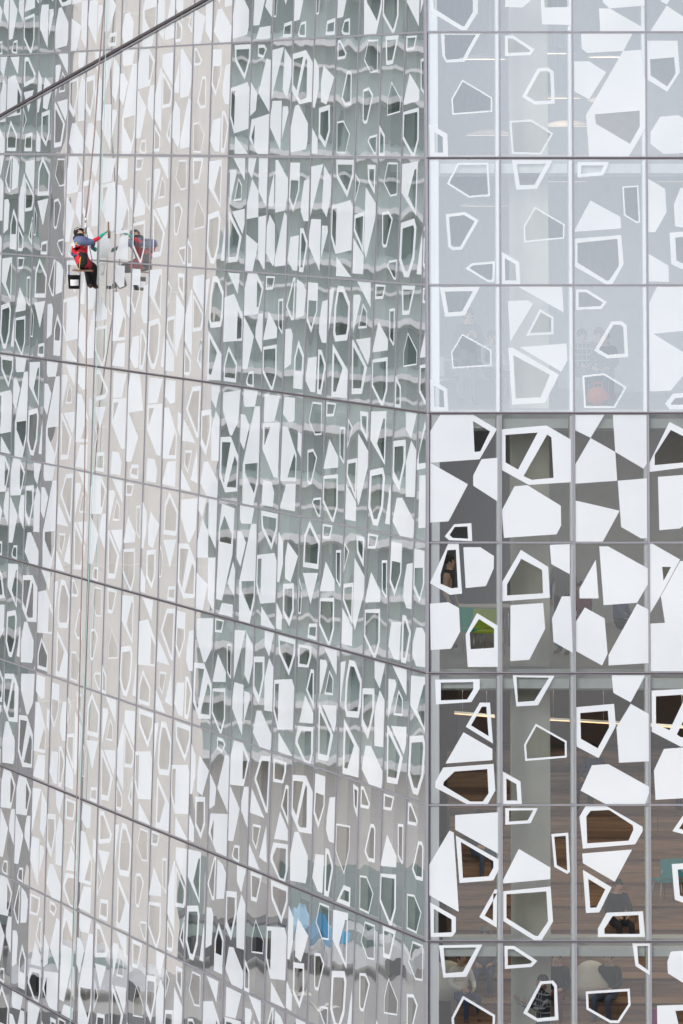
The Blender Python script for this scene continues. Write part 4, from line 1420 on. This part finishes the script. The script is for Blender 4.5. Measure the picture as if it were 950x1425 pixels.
def strip_lamp(p0, p1, d, label):
    pts = []
    for px, py in (p0, p1):
        y = depth_r((195 - py) / F * D) + d
        pts.append(Vector(((px - 475) / F * y, y, CAMZ + (195 - py) / F * y)))
    root = empty('strip_lamp', (pts[0] + pts[1]) / 2)
    tag(root, label, 'lamp')
    a, b = pts[0] - root.location, pts[1] - root.location
    bm = bmesh.new(); beam(bm, a + Vector((0, 0, .035)), b + Vector((0, 0, .035)), (0, 0, -1), .06, .033); from_bm('housing', bm, 'lamp_shell', root)
    bm = bmesh.new(); beam(bm, a, b, (0, 0, -1), .05, .018); from_bm('tube', bm, 'lamp_warm', root)
    top = CAMZ + FLOORS[937] - .34 - root.location.z
    for q_ in (a.lerp(b, .2), a.lerp(b, .8)):
        bm = bmesh.new(); tube(bm, [q_ + Vector((0, 0, .05)), Vector((q_.x, q_.y, top))], .006, 6); from_bm('hanger', bm, 'steel', root)


strip_lamp((632, 992), (688, 997), 3.5, 'glowing strip lamp in the corner bay of the hall')
strip_lamp((762, 1001), (800, 1003), 4.0, 'short glowing strip lamp beside the concrete column')
strip_lamp((803, 1003), (985, 1014), 3.4, 'long glowing strip lamp under the hall ceiling')

# ------------------------------------------------------------------ the window cleaner
GS, GZ = left_pt(160, 352)         # foot of his working place on the glass
Bq = PL(GS, GZ)                    # point on the glass
# local frame: x photo-right (towards the corner), y into the glass, z up
CX, CY = -U, NL
CMX = Matrix(((CX.x, CY.x, 0, 0), (CX.y, CY.y, 0, 0), (CX.z, 0, 1, 0), (0, 0, 0, 1)))


def at_photo(px, py, off):
    """point on a sight line that lies `off` metres in front of the side glass"""
    lo_, hi_ = 60.0, 170.0
    for _ in range(60):
        y = (lo_ + hi_) / 2
        v = Vector(((px - 475) / F * y, y, CAMZ + (195 - py) / F * y))
        if (v - P0L).dot(n_out) > off:
            lo_ = y
        else:
            hi_ = y
    return v


OFF = 0.62
hipW = at_photo(116, 368, OFF)
cleaner = empty('person', hipW)
tag(cleaner, 'window cleaner in a red and navy jacket hanging on ropes', 'person')
bpy.context.view_layer.update()


def cl(px, py, off):
    return at_photo(px, py, off) - hipW


J = {'pelvis': cl(113, 365, .68), 'belly': cl(111, 354, .72), 'chest': cl(111.5, 341, .68), 'neck': cl(111, 331, .64), 'chin': cl(112, 328, .61), 'crown': cl(109, 321, .63),
     'hpl': cl(115, 368, .74), 'hpr': cl(119, 368, .55), 'knl': cl(121.5, 375, .34), 'knr': cl(131, 371, .30), 'anl': cl(124, 396, .40), 'anr': cl(130.5, 397, .24),
     'tol': cl(127, 399, .30), 'tor': cl(134, 400, .12), 'shl': cl(110, 335, .86), 'shr': cl(116, 335, .50),
     'ell': cl(124, 339, .62), 'elr': cl(130, 338, .40), 'wrl': cl(138, 331, .38), 'wrr': cl(128, 345, .28), 'hal': cl(145, 324.5, .24), 'har': cl(131, 347, .22)}
J = {k: tuple(v) for k, v in J.items()}
FACE_DIR[0] = (CX * 0.55 + CY * 0.75).normalized()
bm, mats, hc, up, fw, sdv = person_mesh(J, skin='skin', top='cloth_red', sleeves='cloth_slate', legs='cloth_black', shoes='cloth_brown', hands='cloth_green', bulk=1.3)
# jacket: slate yoke on the shoulders, pale chest stripe, red below; red cuff on the reaching arm
mats = mats + ['cloth_slate', 'cloth_white', 'cloth_red']
chz = J['chest'][2]
for f in bm.faces:
    c = f.calc_center_median()
    if f.material_index == 1:
        if c.z > chz + .02:
            f.material_index = 8
        elif c.z > chz - .012:
            f.material_index = 9
    elif f.material_index == 3 and c.z > J['pelvis'][2] - .12 and (c - Vector(J['pelvis'])).length < .27:
        f.material_index = 10
    elif f.material_index == 2:
        wl_ = Vector(J['wrl'])
        if (c - wl_).length < .17:
            f.material_index = 10
from_bm('body', bm, mats, cleaner)
bm = bmesh.new()
Mh = Matrix((sdv, fw, up)).transposed().to_4x4()
ellip(bm, hc + up * .03 - fw * .005, (.105, .118, .118), 0, 16, Mh)
kill = [f for f in bm.faces if (f.calc_center_median() - hc).dot(up) < -.005 and (f.calc_center_median() - hc).dot(fw) > -.02]
bmesh.ops.delete(bm, geom=kill, context='FACES')
from_bm('beanie', bm, 'plastic_black', cleaner, True)
bm = bmesh.new()
tube(bm, [hc + up * .05 + (fw * math.cos(t) * .119 + sdv * math.sin(t) * .108) for t in [i * .35 - 2.1 for i in range(13)]], .009, 6)
from_bm('headlamp_band', bm, 'cloth_white', cleaner)
bm = bmesh.new()
nk = Vector(J['neck'])
ring = [nk + up * -.0 + (fw * math.cos(t) * .09 + sdv * math.sin(t) * .10) - fw * .02 for t in [i * 2 * math.pi / 12 for i in range(13)]]
tube(bm, ring, .045, 8)
from_bm('collar', bm, 'plastic_black', cleaner, True)
# harness straps
bk_ = -CX * .1 - CY * .02


def jj(k):
    return Vector(J[k])


for name, mat, pts, r_ in (
        ('strap', 'cloth_navy', [jj('chest') + n_out * .14 + Vector((0, 0, -.02)) - CX * .05, jj('belly') + n_out * .17 - CX * .02, jj('pelvis') + n_out * .17 + CX * .08 + Vector((0, 0, .1))], .02),
        ('strap', 'strap_yellow', [jj('shl') + n_out * .05 - CX * .02 + Vector((0, 0, -.05)), jj('chest') + n_out * .15 - CX * .1 + Vector((0, 0, -.14)), jj('belly') + n_out * .15 - CX * .08 + Vector((0, 0, 0))], .018),
        ('waist_belt', 'cloth_navy', [jj('belly') + Vector((0, 0, -.02)) + (CX * math.cos(t) * .19 + CY * math.sin(t) * .16) for t in [i * 2 * math.pi / 14 for i in range(15)]], .022),
        ('leg_loop', 'strap_yellow', [jj('belly') + CX * .18 - CY * .08 + Vector((0, 0, .05)), jj('hpr') + CX * .16 - CY * .1, jj('knr') + CX * .04 - CY * .08 + Vector((0, 0, .06))], .018),
        ('leg_piping', 'cloth_red', [jj('hpr') + CX * .1 - CY * .06 + Vector((0, 0, .05)), jj('knr') + CX * .06 - CY * .05, jj('knr') + CX * .065 - CY * .05 + Vector((0, 0, -.12))], .014)):
    bm = bmesh.new(); tube(bm, pts, r_, 6); from_bm(name, bm, mat, cleaner, True)

# seat board hung on slings
sc_ = (jj('pelvis') + (jj('hpl') + jj('hpr')) / 2) / 2 + hipW + Vector((0, 0, -.155))
board = empty('seat_board', sc_)
tag(board, 'brown seat board slung under the window cleaner', 'seat board')
bm = bmesh.new(); bx(bm, (0, 0, 0), (.5, .32, .035), CMX); bmesh.ops.bevel(bm, geom=bm.edges[:], offset=.012, segments=2)
from_bm('plank', bm, 'board_brown', board)
ringp = at_photo(119, 317, .40)
for s in (-1, 1):
    bm = bmesh.new(); tube(bm, [CMX @ Vector((.24, s * .15, 0)), CMX @ Vector((.27, s * .13, .25)), ringp - sc_], .009, 6); from_bm('sling', bm, 'strap_yellow' if s < 0 else 'cloth_black', board)
bm = bmesh.new()
ellip(bm, ringp - sc_, (.035, .035, .09), 0, 10); ellip(bm, ringp - sc_ + Vector((0, 0, .16)), (.025, .025, .06), 0, 10)
tube(bm, [ringp - sc_ + Vector((0, 0, -.15)), ringp - sc_ + Vector((0, 0, .22))], .012, 6)
from_bm('descender', bm, 'steel', board)

# bucket
bc = at_photo(103, 393, .74)
bucket = empty('bucket', bc)
tag(bucket, 'black bucket with a white label hung below the seat board', 'bucket')
bm = bmesh.new()
seg = 24
prof = [(.118, -.14), (.135, .14), (.142, .142), (.142, .155), (.128, .155), (.112, -.12)]
rings = [[bm.verts.new((r_ * math.cos(2 * math.pi * k / seg), r_ * math.sin(2 * math.pi * k / seg), h_)) for k in range(seg)] for r_, h_ in prof]
for a, b in zip(rings, rings[1:]):
    for k in range(seg):
        bm.faces.new((a[k], a[(k + 1) % seg], b[(k + 1) % seg], b[k]))
bm.faces.new(rings[0]); bm.faces.new(rings[-1])
from_bm('pail', bm, 'plastic_black', bucket, True)
bm = bmesh.new()
vd = (Vector((0, 0, 0)) - Vector((bc.x, bc.y, 0))).normalized()
a0 = math.atan2(vd.y, vd.x) + .1
vv = [[bm.verts.new(((.127 + .0625 * (h_)) * 1.03 * math.cos(a0 + t), (.127 + .0625 * h_) * 1.03 * math.sin(a0 + t), h_)) for t in [-.75 + i * .1875 for i in range(9)]] for h_ in (-.07, .06)]
for k in range(8):
    bm.faces.new((vv[0][k], vv[0][k + 1], vv[1][k + 1], vv[1][k]))
from_bm('label_sticker', bm, 'paper', bucket)
bm = bmesh.new(); tube(bm, [Vector((.13 * math.cos(a0 + 1.5) * s_, .13 * math.sin(a0 + 1.5) * s_, .15 + .16 * (1 - s_ * s_))) for s_ in (-1, -.6, 0, .6, 1)], .006, 6); from_bm('handle', bm, 'steel', bucket)
bm = bmesh.new(); tube(bm, [(0, 0, .31), sc_ - bc + Vector((0, 0, -.02)) - CX * .2], .006, 6); from_bm('lanyard', bm, 'rope_brown', bucket)
brush = empty('brush', at_photo(96.5, 383, .74) + Vector((0, 0, -.12)))
tag(brush, 'blue handled brush standing in the black bucket', 'brush')
bm = bmesh.new(); tube(bm, [Vector((.02, 0, -.1)), (0, 0, .12), (-.02, 0, .17)], [.012, .016, .012], 8); from_bm('handle', bm, 'plastic_blue', brush)
bm = bmesh.new(); bx(bm, (.025, 0, -.13), (.09, .04, .05)); from_bm('head', bm, 'cloth_white', brush)

# squeegee in the raised hand
hd = jj('hal') + hipW
sq = empty('squeegee', hd)
tag(sq, 'squeegee in the green gloved hand against the glass', 'squeegee')
blade = PL(*left_pt(152, 321), -0.02) - hd
bm = bmesh.new(); tube(bm, [Vector((0, 0, 0)) - (blade.normalized() * .05), blade * .95], [.014, .012], 8); from_bm('handle', bm, 'steel', sq)
bm = bmesh.new(); tube(bm, [blade + Vector((0, 0, -.17)) + CX * .01, blade + Vector((0, 0, .19)) - CX * .01], .016, 6); from_bm('blade', bm, 'board_brown', sq)

# ropes
def rope(label, mat, pts, r_):
    o_ = Vector(pts[0])
    root = empty('rope', o_)
    tag(root, label, 'rope')
    bm = bmesh.new(); tube(bm, [Vector(q) - o_ for q in pts], r_, 6); from_bm('line', bm, mat, root, True)


rope('brown working rope from above down to the descender', 'rope_brown', [at_photo(150, -70, .12), at_photo(145, 0, .12), at_photo(138, 90, .13), at_photo(131, 190, .2), at_photo(125, 250, .28)] + [ringp + Vector((0, 0, .2))], .016)
rope('brown tail rope hanging below the seat board', 'rope_brown', [ringp + Vector((0, 0, -.16)), at_photo(121, 372, .36), at_photo(121, 430, .30), at_photo(119, 560, .16), at_photo(117, 700, .1), at_photo(113, 830, .08), at_photo(108, 1060, .06), at_photo(98, 1425, .06), at_photo(95, 1560, .06)], .014)
rope('teal safety rope running the whole height of the side glass', 'rope_teal', [at_photo(152, -70, .1), at_photo(148.5, 0, .1), at_photo(145, 160, .1), at_photo(138, 330, .1), at_photo(135, 480, .08), at_photo(129, 660, .08), at_photo(121, 860, .08), at_photo(113, 1050, .08), at_photo(99, 1390, .08), at_photo(93, 1560, .08)], .009)
